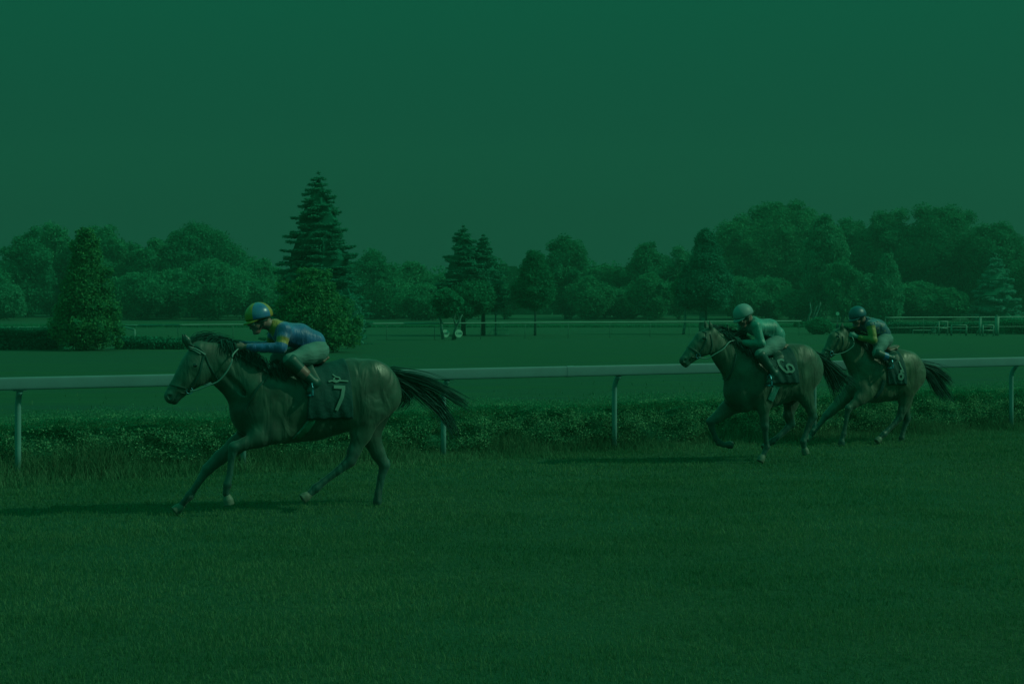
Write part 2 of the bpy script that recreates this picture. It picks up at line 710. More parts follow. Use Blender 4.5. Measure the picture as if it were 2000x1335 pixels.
# overgrown hedge behind the rail
def hedge_strip():
    pts, tn = [], []
    nleaf = 230000
    u = rng.uniform(-4, 24, nleaf)
    # arc over the cross-section: front face, top, little of the back
    s = rng.uniform(0, 1, nleaf)
    Hh = .635 + .10 * vnoise(u, u * .3, 1.1, 3) + .06 * vnoise(u, u, 4.3, 4)
    front = .10 + .10 * vnoise(u, u * .7, 2.0, 6)
    f = s < .78
    z = np.where(f, Hh * np.sqrt(rng.uniform(0, 1, nleaf)), Hh + rng.normal(0, .035, nleaf))
    v = np.where(f, front + .22 * (z / Hh - .2) ** 2 + rng.normal(0, .05, nleaf) + .12 * (1 - z / Hh) * 0, front + .16 + rng.uniform(0, .8, nleaf))
    # clumps and hollows
    c = vnoise(u * 1.0, z * 3.0, 3.1, 8) * .5 + vnoise(u, z * 1.5, 7.3, 9) * .5
    v = v - (c - .5) * .16 * f
    keep = rng.uniform(0, 1, nleaf) < np.where(f, np.clip(.15 + c * 1.4, 0, 1), .8)
    u, v, z = u[keep], v[keep], z[keep]
    pp = RA + np.outer(u, RD) + np.outer(v, RN)
    P = np.stack([pp[:, 0], pp[:, 1], z], 1)
    LV, LQ = leaf_arrays(P, rng.uniform(.014, .040, len(P)) * np.where(f[keep], 1, .9), .5)
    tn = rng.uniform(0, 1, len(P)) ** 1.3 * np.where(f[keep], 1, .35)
    return LV, LQ, tn


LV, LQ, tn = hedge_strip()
# woody core under the leaves
un = np.linspace(-4, 24, 240)
prof = [(.22, 0), (.24, .25), (.27, .50), (.36, .58), (.7, .56), (1.0, .50), (1.05, 0)]
CV = []
for q in un:
    for (vv, zz) in prof:
        p = RA + q * RD + (vv + .05 * math.sin(q * 7 + zz * 9)) * RN
        CV.append((p[0], p[1], zz * (1 + .12 * math.sin(q * 3.1) * math.cos(q * 1.3))))
CV = np.array(CV)
kp = len(prof)
CQ = np.array([(i * kp + j, (i + 1) * kp + j, (i + 1) * kp + j + 1, i * kp + j + 1) for i in range(len(un) - 1) for j in range(kp - 1)])
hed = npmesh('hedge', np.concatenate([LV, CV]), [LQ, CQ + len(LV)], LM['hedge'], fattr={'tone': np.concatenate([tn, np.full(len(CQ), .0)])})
tag(hed, 'long low overgrown leafy hedge running behind the white running rail', 'hedge')

# tall weeds standing out of the hedge top
k = 6000
cl = rng.uniform(-4, 24, 110)
u = cl[rng.integers(0, 110, k)] + rng.normal(0, .16, k)
v = rng.uniform(.3, 1.1, k)
pp = RA + np.outer(u, RD) + np.outer(v, RN)
P = np.stack([pp[:, 0], pp[:, 1], np.full(k, .46)], 1)
g = blades('weeds', P, rng.uniform(.10, .34, k) * rng.choice([.7, 1, 1.3], k, p=[.6, .3, .1]), rng.uniform(.005, .011, k), .6, LM['long'])
tag(g, 'thin weeds and grass stalks rising above the hedge', 'weeds', kind='stuff')
k = 30000
u = rng.uniform(-4, 24, k)
v = rng.uniform(.45, 1.15, k)
pp = RA + np.outer(u, RD) + np.outer(v, RN)
P = np.stack([pp[:, 0], pp[:, 1], np.full(k, .49)], 1)
g = blades('hedge_top_grass', P, rng.uniform(.06, .19, k), rng.uniform(.006, .012, k), .7, LM['grass'])
tag(g, 'grass grown through the top of the near hedge', 'grass', kind='stuff')
# grass growing just beyond the hedge
k = 42000
u = rng.uniform(-5, 26, k)
v = 1.0 + rng.exponential(2.2, k)
pp = RA + np.outer(u, RD) + np.outer(v, RN)
P = np.stack([pp[:, 0], pp[:, 1], gz(pp[:, 0], pp[:, 1])], 1)
g = blades('infield_grass', P, rng.uniform(.04, .12, k) * (1 + 1.6 * np.exp(-(v - 1) / .7)), rng.uniform(.012, .024, k), .5, LM['grass'])
tag(g, 'rough grass at the edge of the infield behind the hedge', 'grass', kind='stuff')


# ------------------------------------------------------------------ running rail
def on_line(px, offs=0.0):
    """distance along the rail line at which photo column px meets it"""
    A = RA + RN * offs
    k_ = (px - 1000) / F
    return (k_ * A[1] - A[0]) / (RD[0] - k_ * RD[1])


rail = empty('running_rail', (float(RA[0]), float(RA[1]), 0))
tag(rail, 'white plastic running rail on curved posts along the near hedge', 'rail')
def rl(u, v, z):
    p = RD * u + RN * v
    return (p[0], p[1], z)
m_ = MB()
pts = [rl(u_, -.14, 1.20 - .0012 * (u_ - 8)) for u_ in np.linspace(-6, 26, 33)]
rv = []
prof_ = []
for k_ in range(28):
    a_ = 2 * math.pi * k_ / 28
    ca_, sa_ = math.cos(a_), math.sin(a_)
    prof_.append((.036 * math.copysign(abs(ca_) ** .35, ca_), .078 * math.copysign(abs(sa_) ** .45, sa_)))
for p_ in pts:
    for (a_, b_) in prof_:
        rv.append((p_[0] + RN[0] * a_, p_[1] + RN[1] * a_, p_[2] + b_))
rq = np.array([(i_ * 28 + k_, i_ * 28 + (k_ + 1) % 28, (i_ + 1) * 28 + (k_ + 1) % 28, (i_ + 1) * 28 + k_) for i_ in range(len(pts) - 1) for k_ in range(28)])
npmesh('rail_tube', np.array(rv), [rq], M['white'], rail, True)
for u_ in np.arange(-3.4, 24, 5.6):      # sleeve joints between the lengths of rail
    jv = []
    for du in (-.06, .06):
        for (a_, b_) in prof_:
            q_ = rl(u_ + du, -.14 + a_ * 1.12, 1.20 - .0012 * (u_ - 8) + b_ * 1.045)
            jv.append(q_)
    npmesh('joint_sleeve', np.array(jv), [np.array([(k_, (k_ + 1) % 28, 28 + (k_ + 1) % 28, 28 + k_) for k_ in range(28)])], M['white'], rail, True)
us = [on_line(p_) for p_ in (35, 475, 866, 1200, 1590, 1975)]
us = [us[0] - 3.1] + us + [us[-1] + 3.2]
for u_ in us:
    m_ = MB()
    pp_ = [rl(u_, 0, -.05), rl(u_, 0, .4), rl(u_, 0, .86), rl(u_, -.004, .93), rl(u_, -.02, .99), rl(u_, -.05, 1.045), rl(u_, -.09, 1.085), rl(u_, -.13, 1.12)]
    m_.tube(pp_, .038, 14)
    m_.box(rl(u_, -.13, 1.13), (.16, .06, .025), math.atan2(RD[1], RD[0]))
    m_.build('post', M['post_white'], rail, True)


# ------------------------------------------------------------------ far rails, frames, hedges, signs
def straight_rail(name, p0, p1, h, npost, m, label, thick=.05, low=None):
    e_ = empty(name, (p0[0], p0[1], 0))
    tag(e_, label, 'rail')
    d_ = np.array([p1[0] - p0[0], p1[1] - p0[1]])
    g0 = float(gz(*p0))
    q = MB()
    q.tube([(d_[0] * s_, d_[1] * s_, h + float(gz(p0[0] + d_[0] * s_, p0[1] + d_[1] * s_))) for s_ in np.linspace(0, 1, 25)], thick, 8, flat=(.7, 1))
    q.build('rail_tube', m, e_, True)
    for s_ in np.linspace(.004, .996, npost):
        q = MB()
        zz = float(gz(p0[0] + d_[0] * s_, p0[1] + d_[1] * s_))
        q.tube([(d_[0] * s_, d_[1] * s_ + .06, zz - .1), (d_[0] * s_, d_[1] * s_ + .06, zz + h * .8), (d_[0] * s_, d_[1] * s_ + .02, zz + h - .02)], .022, 6)
        q.build('post', m, e_, True)
    if low:
        q = MB()
        q.tube([(d_[0] * s_, d_[1] * s_ + .03, low) for s_ in np.linspace(0, 1, 13)], thick * .5, 6)
        q.build('lower_rail', m, e_, True)
    return e_


def at(px, Y):
    return ((px - 1000) / F * Y, Y)


far_rail = straight_rail('far_rail', at(228, 88), at(1565, 114), 1.06, 16, M['far_white'], 'long thin white rail crossing the far side of the infield')
left_rail = straight_rail('far_rail', at(-60, 84), at(102, 84), 1.0, 4, M['far_white'], 'short white rail above the dark clipped hedge at the far left')
right_rail = straight_rail('far_rail', at(1728, 110), at(2080, 119), 1.34, 6, M['far_white'], 'white rail above the barriers and dark hedge at the far right', low=.62)

# frame where the long rail turns back towards the course
fr = empty('rail_end_frame', (*at(236, 93), 0))
tag(fr, 'open white rectangular rail end beside the yellowish tree', 'barrier')
o0 = np.array(at(236, 93)); o1 = np.array(at(263, 88)) - o0
z0, z1 = 1.0, .80
for nm, p_ in (('upright', ((0, 0, 0), (0, 0, z0))), ('upright', ((o1[0], o1[1], 0), (o1[0], o1[1], z1))),
               ('top_bar', ((-.35, .1, z0 + .04), (o1[0], o1[1], z1))), ('bottom_bar', ((-.2, 0, .16), (o1[0], o1[1], .2)))):
    q = MB(); q.tube(p_, .055, 8); q.build(nm, M['far_white'], fr, True)


def barrier(px, Y, w, h, label, lean=.3):
    """low white hurdle: two uprights, sloping braces and cross bars"""
    e_ = empty('barrier', (*at(px, Y), 0), rz=lean)
    tag(e_, label, 'barrier', 'white barriers by the right hand rail')
    for sx_ in (-w / 2, w / 2):
        q = MB(); q.tube([(sx_, 0, 0), (sx_, 0, h)], .055, 8); q.build('upright', M['far_white'], e_, True)
        q = MB(); q.tube([(sx_, .9, .05), (sx_, .05, h * .9)], .04, 6); q.build('brace', M['far_white'], e_, True)
    for zz_ in (h * .97, h * .5):
        q = MB(); q.tube([(-w / 2, 0, zz_), (w / 2, 0, zz_)], .045, 8); q.build('cross_bar', M['far_white'], e_, True)
    return e_


barrier(1842, 114, .85, 1.05, 'small white barrier leftmost of those at the right rail', .5)
barrier(1873, 112, 1.05, .80, 'white barrier with crossbars in the middle of the right rail group', -.2)
barrier(1930, 111, .85, .82, 'white barrier just left of the thick pale post', .25)
# thick pale posts standing by the rail
for px_, Y_, w_, z_, lb in ((1947, 113, .16, 1.42, 'thick pale wrapped post, stoutest one by the right hand rail'), (1914, 114, .09, 1.30, 'slimmer pale post carrying a loose cover left of the stout post')):
    e_ = empty('pale_post', (*at(px_, Y_), 0)); tag(e_, lb, 'post')
    q = MB(); q.tube([(0, 0, 0), (0, 0, z_ * .35), (.02, 0, z_)], [w_ * .9, w_, w_ * 1.05], 12); q.build('sleeve', M['far_white'], e_, True)
    q = MB(); q.tube([(0, 0, z_ - .02), (-.02, 0, z_ + .1)], [w_ * .8, w_ * .3], 10); q.build('cap', M['pale_bark'], e_, True)
q = MB()
q.tube([(0, 0, .34), (1.7, .1, .34)], .05, 6); q.tube([(0, 0, 0), (0, 0, .36)], .04, 6); q.tube([(1.7, .1, 0), (1.7, .1, .5)], .04, 6); q.box((1.62, .1, .3), (.3, .2, .3))
lo_ = q.build('low_bar', M['far_white'], None)
lo_.location = (*at(1783, 116), 0)
tag(lo_, 'low white bar ending in a small box before the dark hedge', 'barrier')

sg = mat('sign_white', C(60, 132, 92), .6, .3, noise=(2, .1))
sgt = mat('sign_text', C(6, 60, 44), .6, .2)
for px_, lb, txt in ((870, 'round white number sign leftmost of the pair before the shrub', '1000'), (896, 'round white number sign rightmost of the pair before the shrub', '1200')):
    e_ = empty('round_sign', (*at(px_, 98), 0), .3); tag(e_, lb, 'sign')
    q = MB()
    q.tube([(0, -.015, .42), (0, .015, .42)], .25, 28)
    q.build('disc', sg, e_)
    q = MB(); q.tube([(0, .03, 0), (0, .03, .4)], .018, 6); q.build('stake', M['far_white'], e_)
    cu = bpy.data.curves.new('number', 'FONT'); cu.body = txt; cu.size = .2; cu.align_x = 'CENTER'; cu.align_y = 'CENTER'; cu.extrude = .003
    to = bpy.data.objects.new('number', cu); sc.collection.objects.link(to)
    dg = bpy.context.evaluated_depsgraph_get()
    me_ = bpy.data.meshes.new_from_object(to.evaluated_get(dg))
    bpy.data.objects.remove(to)
    to = bpy.data.objects.new('number', me_); sc.collection.objects.link(to)
    me_.materials.clear(); me_.materials.append(sgt)
    to.location = (0, -.021, .42); to.rotation_euler = (R(90), 0, 0); to.parent = e_
e_ = empty('round_sign', (*at(1636, 120), 0)); tag(e_, 'tiny round pale disc on a stick above the third horse', 'sign')
q = MB(); q.tube([(0, -.02, 1.58), (0, .02, 1.58)], .14, 20); q.build('disc', sg, e_)
q = MB(); q.tube([(0, .03, 0), (0, .03, 1.5)], .02, 6); q.build('stake', M['far_white'], e_)

# pale sapling guard and small wire enclosure by the far rail
q = MB()
for i_ in range(9):
    q.tube([(i_ * .13 - .5, .05 * math.sin(i_), 0), (i_ * .13 - .5, .05 * math.sin(i_), .75 + .1 * (i_ % 3))], .012, 4)
for zz_ in (.12, .42, .72):
    q.tube([(-.52, 0, zz_), (.56, 0, zz_)], .012, 4)
q.tube([(-.9, -.1, .05), (-.6, -.1, .5), (-.2, -.1, .1)], .02, 4)
wf = q.build('wire_fence', mat('dull_wire', C(20, 84, 56), .6))
wf.location = (*at(978, 112), 0)
tag(wf, 'little pale wire fence panel between the tree trunks', 'fence')
q = MB()
q.tube([(0, 0, 0), (0, 0, 1.5), (.05, 0, 1.9)], [.07, .055, .03], 8)
q.tube([(0, 0, 1.45), (-.18, 0, 1.85)], [.05, .02], 6)
q.tube([(0, 0, 1.4), (.16, 0, 1.75)], [.05, .02], 6)
sp = q.build('stump', M['pale_bark'], None, True)
sp.location = (*at(968, 113), 0)
tag(sp, 'pale cut stump with short stubs right of the two straight trunks', 'stump')


def leafy_box(name, px0, px1, Y, depth, h, m, label, cat, leaf=.12, n=9000, rough=.1, z0=0):
    x0, x1 = (px0 - 1000) / F * Y, (px1 - 1000) / F * Y
    lx = x1 - x0
    u = rng.uniform(0, 1, n)
    f = rng.uniform(0, 1, n) < .6
    z = np.where(f, rng.uniform(0, 1, n) * h, h + rng.normal(0, rough * .5, n))
    y = np.where(f, rng.normal(0, rough * .5, n), rng.uniform(0, depth, n))
    z = z * (1 + rough * 1.2 * (vnoise(u * lx, y, 1.2, 3) - .5))
    P = np.stack([x0 + u * lx, Y + y, z + z0], 1)
    V, Q = leaf_arrays(P, rng.uniform(.6, 1.2, n) * leaf, .6)
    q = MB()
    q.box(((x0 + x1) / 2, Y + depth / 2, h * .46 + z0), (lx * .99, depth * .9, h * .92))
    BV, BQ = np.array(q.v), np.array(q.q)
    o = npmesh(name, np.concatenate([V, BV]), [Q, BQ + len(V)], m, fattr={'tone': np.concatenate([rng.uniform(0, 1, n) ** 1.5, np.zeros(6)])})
    return tag(o, label, cat)


darkh = leafmat('shaded_hedge_leaf', C(2, 66, 38), C(6, 78, 46), .2)  # darker leaf colour, with the shade on the hedges put in
leafy_box('hedge', -40, 112, 76, 2.2, .98, darkh, 'dark clipped hedge at the far left below the short rail', 'hedge', .12, 9000)
leafy_box('hedge', 226, 362, 77, 1.2, .42, darkh, 'low dark hedge right of the yellowish tree', 'hedge', .13, 6000, .18)
leafy_box('hedge', 1735, 1962, 121, 2.5, .78, darkh, 'long dark hedge behind the white barriers on the right', 'hedge', .14, 9000, .1)
leafy_box('hedge', 1962, 2080, 119, 2.5, .95, LM['dark'], 'greener hedge right of the thick pale post', 'hedge', .16, 6000, .2)

# tall grass fringe under the far rail and on the bank
k = 26000
s_ = rng.uniform(-.05, 1.02, k)
p0, p1 = np.array(at(-60, 156)), np.array(at(1760, 157))
pp = p0 + np.outer(s_, p1 - p0) + np.stack([np.zeros(k), rng.uniform(0, 2.2, k)], 1)
P = np.stack([pp[:, 0], pp[:, 1], gz(pp[:, 0], pp[:, 1])], 1)
g = blades('tall_grass', P, rng.uniform(.12, .45, k), rng.uniform(.06, .12, k), .4, LM['dark'])
tag(g, 'dark tall grass fringe at the foot of the wood seen below the far rail', 'grass', kind='stuff')


# ------------------------------------------------------------------ trees
def ico():
    t_ = (1 + 5 ** .5) / 2
    v = np.array([(-1, t_, 0), (1, t_, 0), (-1, -t_, 0), (1, -t_, 0), (0, -1, t_), (0, 1, t_), (0, -1, -t_), (0, 1, -t_), (t_, 0, -1), (t_, 0, 1), (-t_, 0, -1), (-t_, 0, 1)], float)
    v /= np.linalg.norm(v[0])
    f = [(0, 11, 5), (0, 5, 1), (0, 1, 7), (0, 7, 10), (0, 10, 11), (1, 5, 9), (5, 11, 4), (11, 10, 2), (10, 7, 6), (7, 1, 8), (3, 9, 4), (3, 4, 2), (3, 2, 6), (3, 6, 8), (3, 8, 9), (4, 9, 5), (2, 4, 11), (6, 2, 10), (8, 6, 7), (9, 8, 1)]
    v = [tuple(x) for x in v]
    mid, nf = {}, []
    for a_, b_, c_ in f:
        m_ = []
        for i_, j_ in ((a_, b_), (b_, c_), (c_, a_)):
            k_ = (min(i_, j_), max(i_, j_))
            if k_ not in mid:
                p = (np.array(v[i_]) + np.array(v[j_]))
                v.append(tuple(p / np.linalg.norm(p)))
                mid[k_] = len(v) - 1
            m_.append(mid[k_])
        nf += [(a_, m_[0], m_[2]), (m_[0], b_, m_[1]), (m_[2], m_[1], c_), tuple(m_)]
    return np.array(v), np.array(nf)


IV, IF = ico()


def crown_mesh(clumps, leaf, dens, hang=0.0, m=None, parent=None, aspect=.55, core=.78, fuzz=.16):
    """clumps: (n,4) x y z r ; leaves spread on ragged shells round a core"""
    VV, QQ, TT, tq, tt = [], [], [], [], []
    o = 0
    for c in clumps:
        r = c[3]
        n_ = int(dens * 4 * np.pi * r * r / (leaf * leaf * aspect * .5))
        d = rng.normal(size=(n_, 3))
        d /= np.linalg.norm(d, axis=1)[:, None]
        d[:, 2] *= .85
        rr = r * (1 - .25 * rng.uniform(0, 1, n_) ** 2 + rng.normal(0, fuzz, n_) * .6)
        P = c[:3] + d * rr[:, None]
        if hang:
            P[:, 2] -= rng.uniform(0, hang, n_) * r
        s_ = leaf * rng.uniform(.55, 1.25, n_)
        v, q = leaf_arrays(P, s_, aspect, np.array([0, 0, -1.0]) if hang else None)
        VV.append(v); QQ.append(q + o); o += len(v)
        base = rng.uniform(-.25, .25)
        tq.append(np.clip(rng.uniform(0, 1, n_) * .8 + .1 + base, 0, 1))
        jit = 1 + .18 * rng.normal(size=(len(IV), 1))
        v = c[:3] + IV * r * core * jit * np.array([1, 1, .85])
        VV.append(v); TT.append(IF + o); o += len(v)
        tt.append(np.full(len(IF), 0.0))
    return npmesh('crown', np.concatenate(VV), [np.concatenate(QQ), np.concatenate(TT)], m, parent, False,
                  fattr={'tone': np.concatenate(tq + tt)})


def trunk_mesh(h, r, m, parent, bends=None, limbs=4, crown_r=2.0, z_l=.5):
    q = MB()
    pts = bends or [(0, 0, -.2), (.03, 0, h * .3), (-.05, .05, h * .65), (.02, 0, h)]
    rad = [r * (1.25 if i_ == 0 else 1 - .6 * i_ / len(pts)) for i_ in range(len(pts))]
    q.tube(pts, rad, 9)
    for i_ in range(limbs):
        a_ = i_ * 2.4 + 1
        z_ = h * (z_l + .4 * i_ / max(1, limbs))
        q.tube([(0, 0, z_), (math.cos(a_) * crown_r * .3, math.sin(a_) * crown_r * .3, z_ + h * .1), (math.cos(a_) * crown_r * .7, math.sin(a_) * crown_r * .7, z_ + h * .22)], [r * .5, r * .3, r * .1], 6)
    return q.build('trunk', m, parent, True)


def decid(px, top, bot, hw, Y, tone, label, name='leafy_tree', cat='tree', shape='dome', nc=26, leaf=None, trunk=True, group='trees along the far side of the course', dens=.42, extra=None, hang=0, base=None, pale=False):
    """px, top, bot, hw in photo pixels at depth Y"""
    if Y > 140:
        Y = Y + (14 if Y >= 155 else 20)
    s_ = Y / F
    x = (px - 1000) * s_
    g0 = float(gz(x, Y)) if base is None else base
    root = empty(name, (x, Y, g0))
    tag(root, label, cat, group)
    zt = HC - (top - HY) * s_ - g0
    zb = max(0.0, HC - (bot - HY) * s_ - g0)
    a_ = hw * s_ * (1.22 if Y > 150 else 1.08)
    H_ = zt - zb
    cl = []
    nc = int(nc * 1.5)
    for i_ in range(nc):
        u = (i_ + .5) / nc
        zz = u ** .85
        if shape == 'dome':
            w_ = math.sqrt(max(0, 1 - (2 * zz - 1) ** 2 * (.8 if zz < .5 else 1))) * (1 if zz > .5 else .95)
        elif shape == 'column':
            w_ = (1 - zz) ** .42 * (1 if zz > .12 else .85)
        elif shape == 'cone':
            w_ = (1 - zz) ** .8
        elif shape == 'bush':
            w_ = math.sqrt(max(0.02, 1 - zz ** 2))
        else:
            w_ = 1 - .35 * zz
        th = rng.uniform(0, 2 * math.pi) if i_ % 3 else rng.uniform(math.pi, 2 * math.pi)
        rr = a_ * (.40 if shape in ('dome', 'bush', 'wide') else .50) * rng.uniform(.7, 1.15) * (.5 + .5 * w_)
        rad = max(0, a_ * w_ - rr * .8) * math.sqrt(rng.uniform(.2, 1))
        z_ = zb + rr * .7 + zz * max(.1, H_ - rr * 1.55)
        cl.append((rad * math.cos(th), rad * math.sin(th) * .9, z_, rr))
    for i_ in range(int(nc * 1.1)):
        c_ = cl[int(rng.integers(0, nc))]
        d_ = rng.normal(size=3); d_ /= np.linalg.norm(d_)
        d_[2] = abs(d_[2]) * .7 if rng.uniform() < .75 else d_[2]
        r2 = c_[3] * rng.uniform(.28, .55)
        q_ = np.array(c_[:3]) + d_ * (c_[3] * rng.uniform(.8, 1.08))
        if q_[2] + r2 < zt + a_ * .06 - (0 if shape != 'column' else 0) and q_[2] > r2 * .5:
            cl.append((q_[0], q_[1], q_[2], r2))
    if extra:
        for ex, ey, er in extra:
            cl.append(((ex - px) * s_, 0, HC - (ey - HY) * s_ - g0, er * s_))
    # filler in the middle so that the crown is not hollow
    cl.append((0, 0, zb + H_ * .35, min(a_ * .62, H_ * .36)))
    cl.append((0, 0, zb + H_ * .62, min(a_ * .5, H_ * .3)))
    cl = np.array(cl)
    lf = leaf or max(.1, 5.2 * s_)
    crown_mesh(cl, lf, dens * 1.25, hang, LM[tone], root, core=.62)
    if trunk:
        trunk_mesh(zb + H_ * .6, max(.09, a_ * .05), M['pale_bark'] if pale else M['bark'], root, crown_r=a_)
    return root


def spruce(px, top, bot, hw, Y, tone, label, trunk_r=.16, tiers=20, droop=.35, group='trees along the far side of the course', name='spruce_tree', lighter=None, irregular=.22):
    s_ = Y / F
    x = (px - 1000) * s_
    g0 = float(gz(x, Y))
    root = empty(name, (x, Y, g0))
    tag(root, label, 'tree', group)
    zt = HC - (top - HY) * s_ - g0
    zb = max(.1, HC - (bot - HY) * s_ - g0)
    a_ = hw * s_
    P, S, U, T = [], [], [], []
    lf = max(.10, 4.2 * s_)
    for i_ in range(tiers):
        u = i_ / (tiers - 1)
        z_ = zb + (zt - zb) * u ** .92
        r_ = a_ * ((1 - u) ** .66) + .05
        nb = max(4, int(13 * (1 - u) + 5))
        for b_ in range(nb):
            th = 2 * math.pi * (b_ + rng.uniform(-.35, .35)) / nb + i_ * .7
            L_ = r_ * rng.uniform(1 - irregular * 2.0, 1 + irregular * .8)
            m_ = max(8, int(L_ / lf * 26))
            t_ = rng.uniform(.05, 1, m_) ** .75
            bx = L_ * t_
            wid = .20 * L_ * (1.15 - t_) + .06
            off = rng.normal(0, 1, m_) * wid
            jz = rng.normal(0, .55) * (zt - zb) / tiers * min(1, (1 - u) * 4)
            dz = jz - droop * rng.uniform(.5, 1.5) * L_ * (t_ - .6 * t_ ** 2.4) - np.abs(rng.normal(0, .5, m_)) * lf * .9
            p = np.stack([np.cos(th) * bx - np.sin(th) * off, np.sin(th) * bx + np.cos(th) * off, z_ + dz], 1)
            P.append(p)
            S.append(lf * rng.uniform(.7, 1.6, m_))
            dr = np.array([math.cos(th) * .9, math.sin(th) * .9, -.45])
            U.append(np.tile(dr, (m_, 1)))
            T.append(np.clip(rng.uniform(0, .8, m_) + (t_ - .5) * .4 + rng.uniform(-.1, .1), 0, 1))
    P, S, U, T = np.concatenate(P), np.concatenate(S), np.concatenate(U), np.concatenate(T)
    v, q = leaf_arrays(P, S, .42, U)
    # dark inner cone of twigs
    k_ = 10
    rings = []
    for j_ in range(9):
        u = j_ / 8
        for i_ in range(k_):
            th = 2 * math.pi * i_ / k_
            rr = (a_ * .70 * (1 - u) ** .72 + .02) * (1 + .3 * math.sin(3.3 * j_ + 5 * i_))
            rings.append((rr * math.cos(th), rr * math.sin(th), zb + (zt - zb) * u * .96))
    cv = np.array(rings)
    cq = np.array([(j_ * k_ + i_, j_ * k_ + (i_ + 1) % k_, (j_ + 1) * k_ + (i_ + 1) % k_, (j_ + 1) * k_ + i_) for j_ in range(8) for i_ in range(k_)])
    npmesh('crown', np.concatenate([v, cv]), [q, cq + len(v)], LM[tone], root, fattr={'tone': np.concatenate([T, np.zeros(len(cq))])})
    trunk_mesh(zt * .97, trunk_r, M['bark'], root, bends=[(0, 0, -.2), (0, 0, zt * .3), (.03, 0, zt * .7), (0, 0, zt * .97)], limbs=0)
    return root


# far thicket closing the view under the crowns
def thicket(px0, px1, Y, top, n_=26000):
    x0, x1 = (px0 - 1000) / F * Y, (px1 - 1000) / F * Y
    u = rng.uniform(x0, x1, n_)
    zt = HC - (top - HY) / F * Y + (vnoise(u, u * 0, .22, 2) - .5) * 3.0 + (vnoise(u, u * 0, .9, 4) - .5) * 1.2
    z = rng.uniform(0, 1, n_) ** .8 * (zt - 1.1) + 1.1
    y = Y + rng.uniform(0, 3, n_) + 2 * vnoise(u, z, .5, 6)
    V_, Q_ = leaf_arrays(np.stack([u, y, z], 1), rng.uniform(.25, .6, n_), .6)
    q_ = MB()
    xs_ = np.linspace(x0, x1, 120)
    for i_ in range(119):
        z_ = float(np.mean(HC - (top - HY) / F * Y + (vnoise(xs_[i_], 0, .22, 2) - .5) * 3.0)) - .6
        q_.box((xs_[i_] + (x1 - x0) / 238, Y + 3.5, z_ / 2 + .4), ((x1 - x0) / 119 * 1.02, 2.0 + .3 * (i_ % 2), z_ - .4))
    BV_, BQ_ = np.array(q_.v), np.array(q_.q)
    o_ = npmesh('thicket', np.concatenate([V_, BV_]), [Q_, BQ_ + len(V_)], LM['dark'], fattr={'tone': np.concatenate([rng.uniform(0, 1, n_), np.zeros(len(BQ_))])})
    tag(o_, 'dense undergrowth closing the view beneath the crowns of the wood', 'undergrowth', kind='stuff')


thicket(-120, 2120, 208, 522)
# --- back row, left to right
decid(-25, 515, 628, 67, 168, 'mid', 'bushy tree cut off by the left edge of the picture', nc=16)
decid(52, 452, 628, 49, 172, 'dark', 'dark leafy tree forming the left shoulder of the wood', nc=26, extra=[(30, 490, 14), (70, 452, 13)])
decid(100, 438, 628, 44, 178, 'mid', 'tall rounded leafy tree behind the yellowish tree', nc=26, extra=[(100, 448, 18), (120, 455, 14)])
decid(205, 446, 628, 61, 176, 'mid', 'broad crowned tree just right of the yellowish tree top', nc=30, extra=[(185, 455, 17), (215, 452, 16)])
decid(258, 470, 628, 44, 178, 'dark', 'lower dark tree filling the dip right of the broad crowned tree', nc=20)
decid(303, 462, 628, 47, 174, 'mid', 'flat topped tree in the middle of the left wood', nc=22)
decid(388, 436, 628, 80, 176, 'dark', 'largest dark tree of the left wood with high open crown', nc=40, extra=[(375, 446, 17), (395, 450, 18), (430, 470, 20), (345, 468, 18), (450, 490, 16)])
decid(495, 505, 628, 51, 172, 'mid', 'low bushy tree left of the great spruce', nc=20, extra=[(520, 512, 10)])
decid(735, 490, 628, 51, 168, 'dark', 'dark round tree just right of the great spruce', nc=24, extra=[(725, 500, 18)])
decid(800, 508, 628, 51, 172, 'mid', 'low tree with thin top twigs between the great spruce and twin spruces', nc=22)
decid(862, 530, 628, 38, 168, 'mid', 'small bushy tree touching the left of the twin spruces', nc=14)
decid(985, 552, 628, 29, 164, 'dark', 'low dark bush in front of the red roofed house', nc=10, cat='bush', name='bush')
decid(1105, 460, 628, 47, 165, 'dark', 'tall round headed tree with a notch in its left side', nc=30, extra=[(1080, 480, 14), (1100, 470, 15), (1125, 480, 15)])
decid(1180, 514, 628, 47, 172, 'mid', 'low loose tree right of the round headed tree', nc=20)
decid(1232, 560, 628, 33, 165, 'mid', 'small green bush left of the pointed dark tree', nc=12, cat='bush', name='bush')
decid(1265, 472, 628, 47, 170, 'dark', 'pointed dark leafy tree right of the low gap', nc=26, extra=[(1272, 478, 10), (1235, 520, 11)])
decid(1325, 478, 628, 40, 165, 'pale', 'paler feathery tree left of the dark pine', nc=22)
decid(1445, 425, 628, 69, 182, 'mid', 'left shoulder of the high dome of trees on the right', nc=34, extra=[(1420, 450, 22), (1450, 432, 18)])
decid(1525, 398, 628, 91, 184, 'mid', 'highest tree of the right wood with a wide domed crown', nc=46, extra=[(1500, 410, 20), (1555, 404, 18), (1480, 418, 20), (1580, 420, 18)])
decid(1655, 422, 628, 56, 190, 'dark', 'dark tree filling the saddle between the two high domes', nc=28)
decid(1735, 412, 628, 64, 186, 'dark', 'left half of the farther high dome of dark trees', nc=34, extra=[(1720, 425, 18), (1760, 420, 18)])
decid(1835, 404, 628, 87, 184, 'dark', 'broad dark tree topping the farther high dome', nc=44, extra=[(1800, 414, 20), (1860, 416, 20), (1890, 425, 18)])
decid(1945, 434, 628, 64, 178, 'dark', 'dark tree descending to the right edge of the picture', nc=32, extra=[(1920, 450, 18), (1960, 445, 16), (1985, 470, 16)])
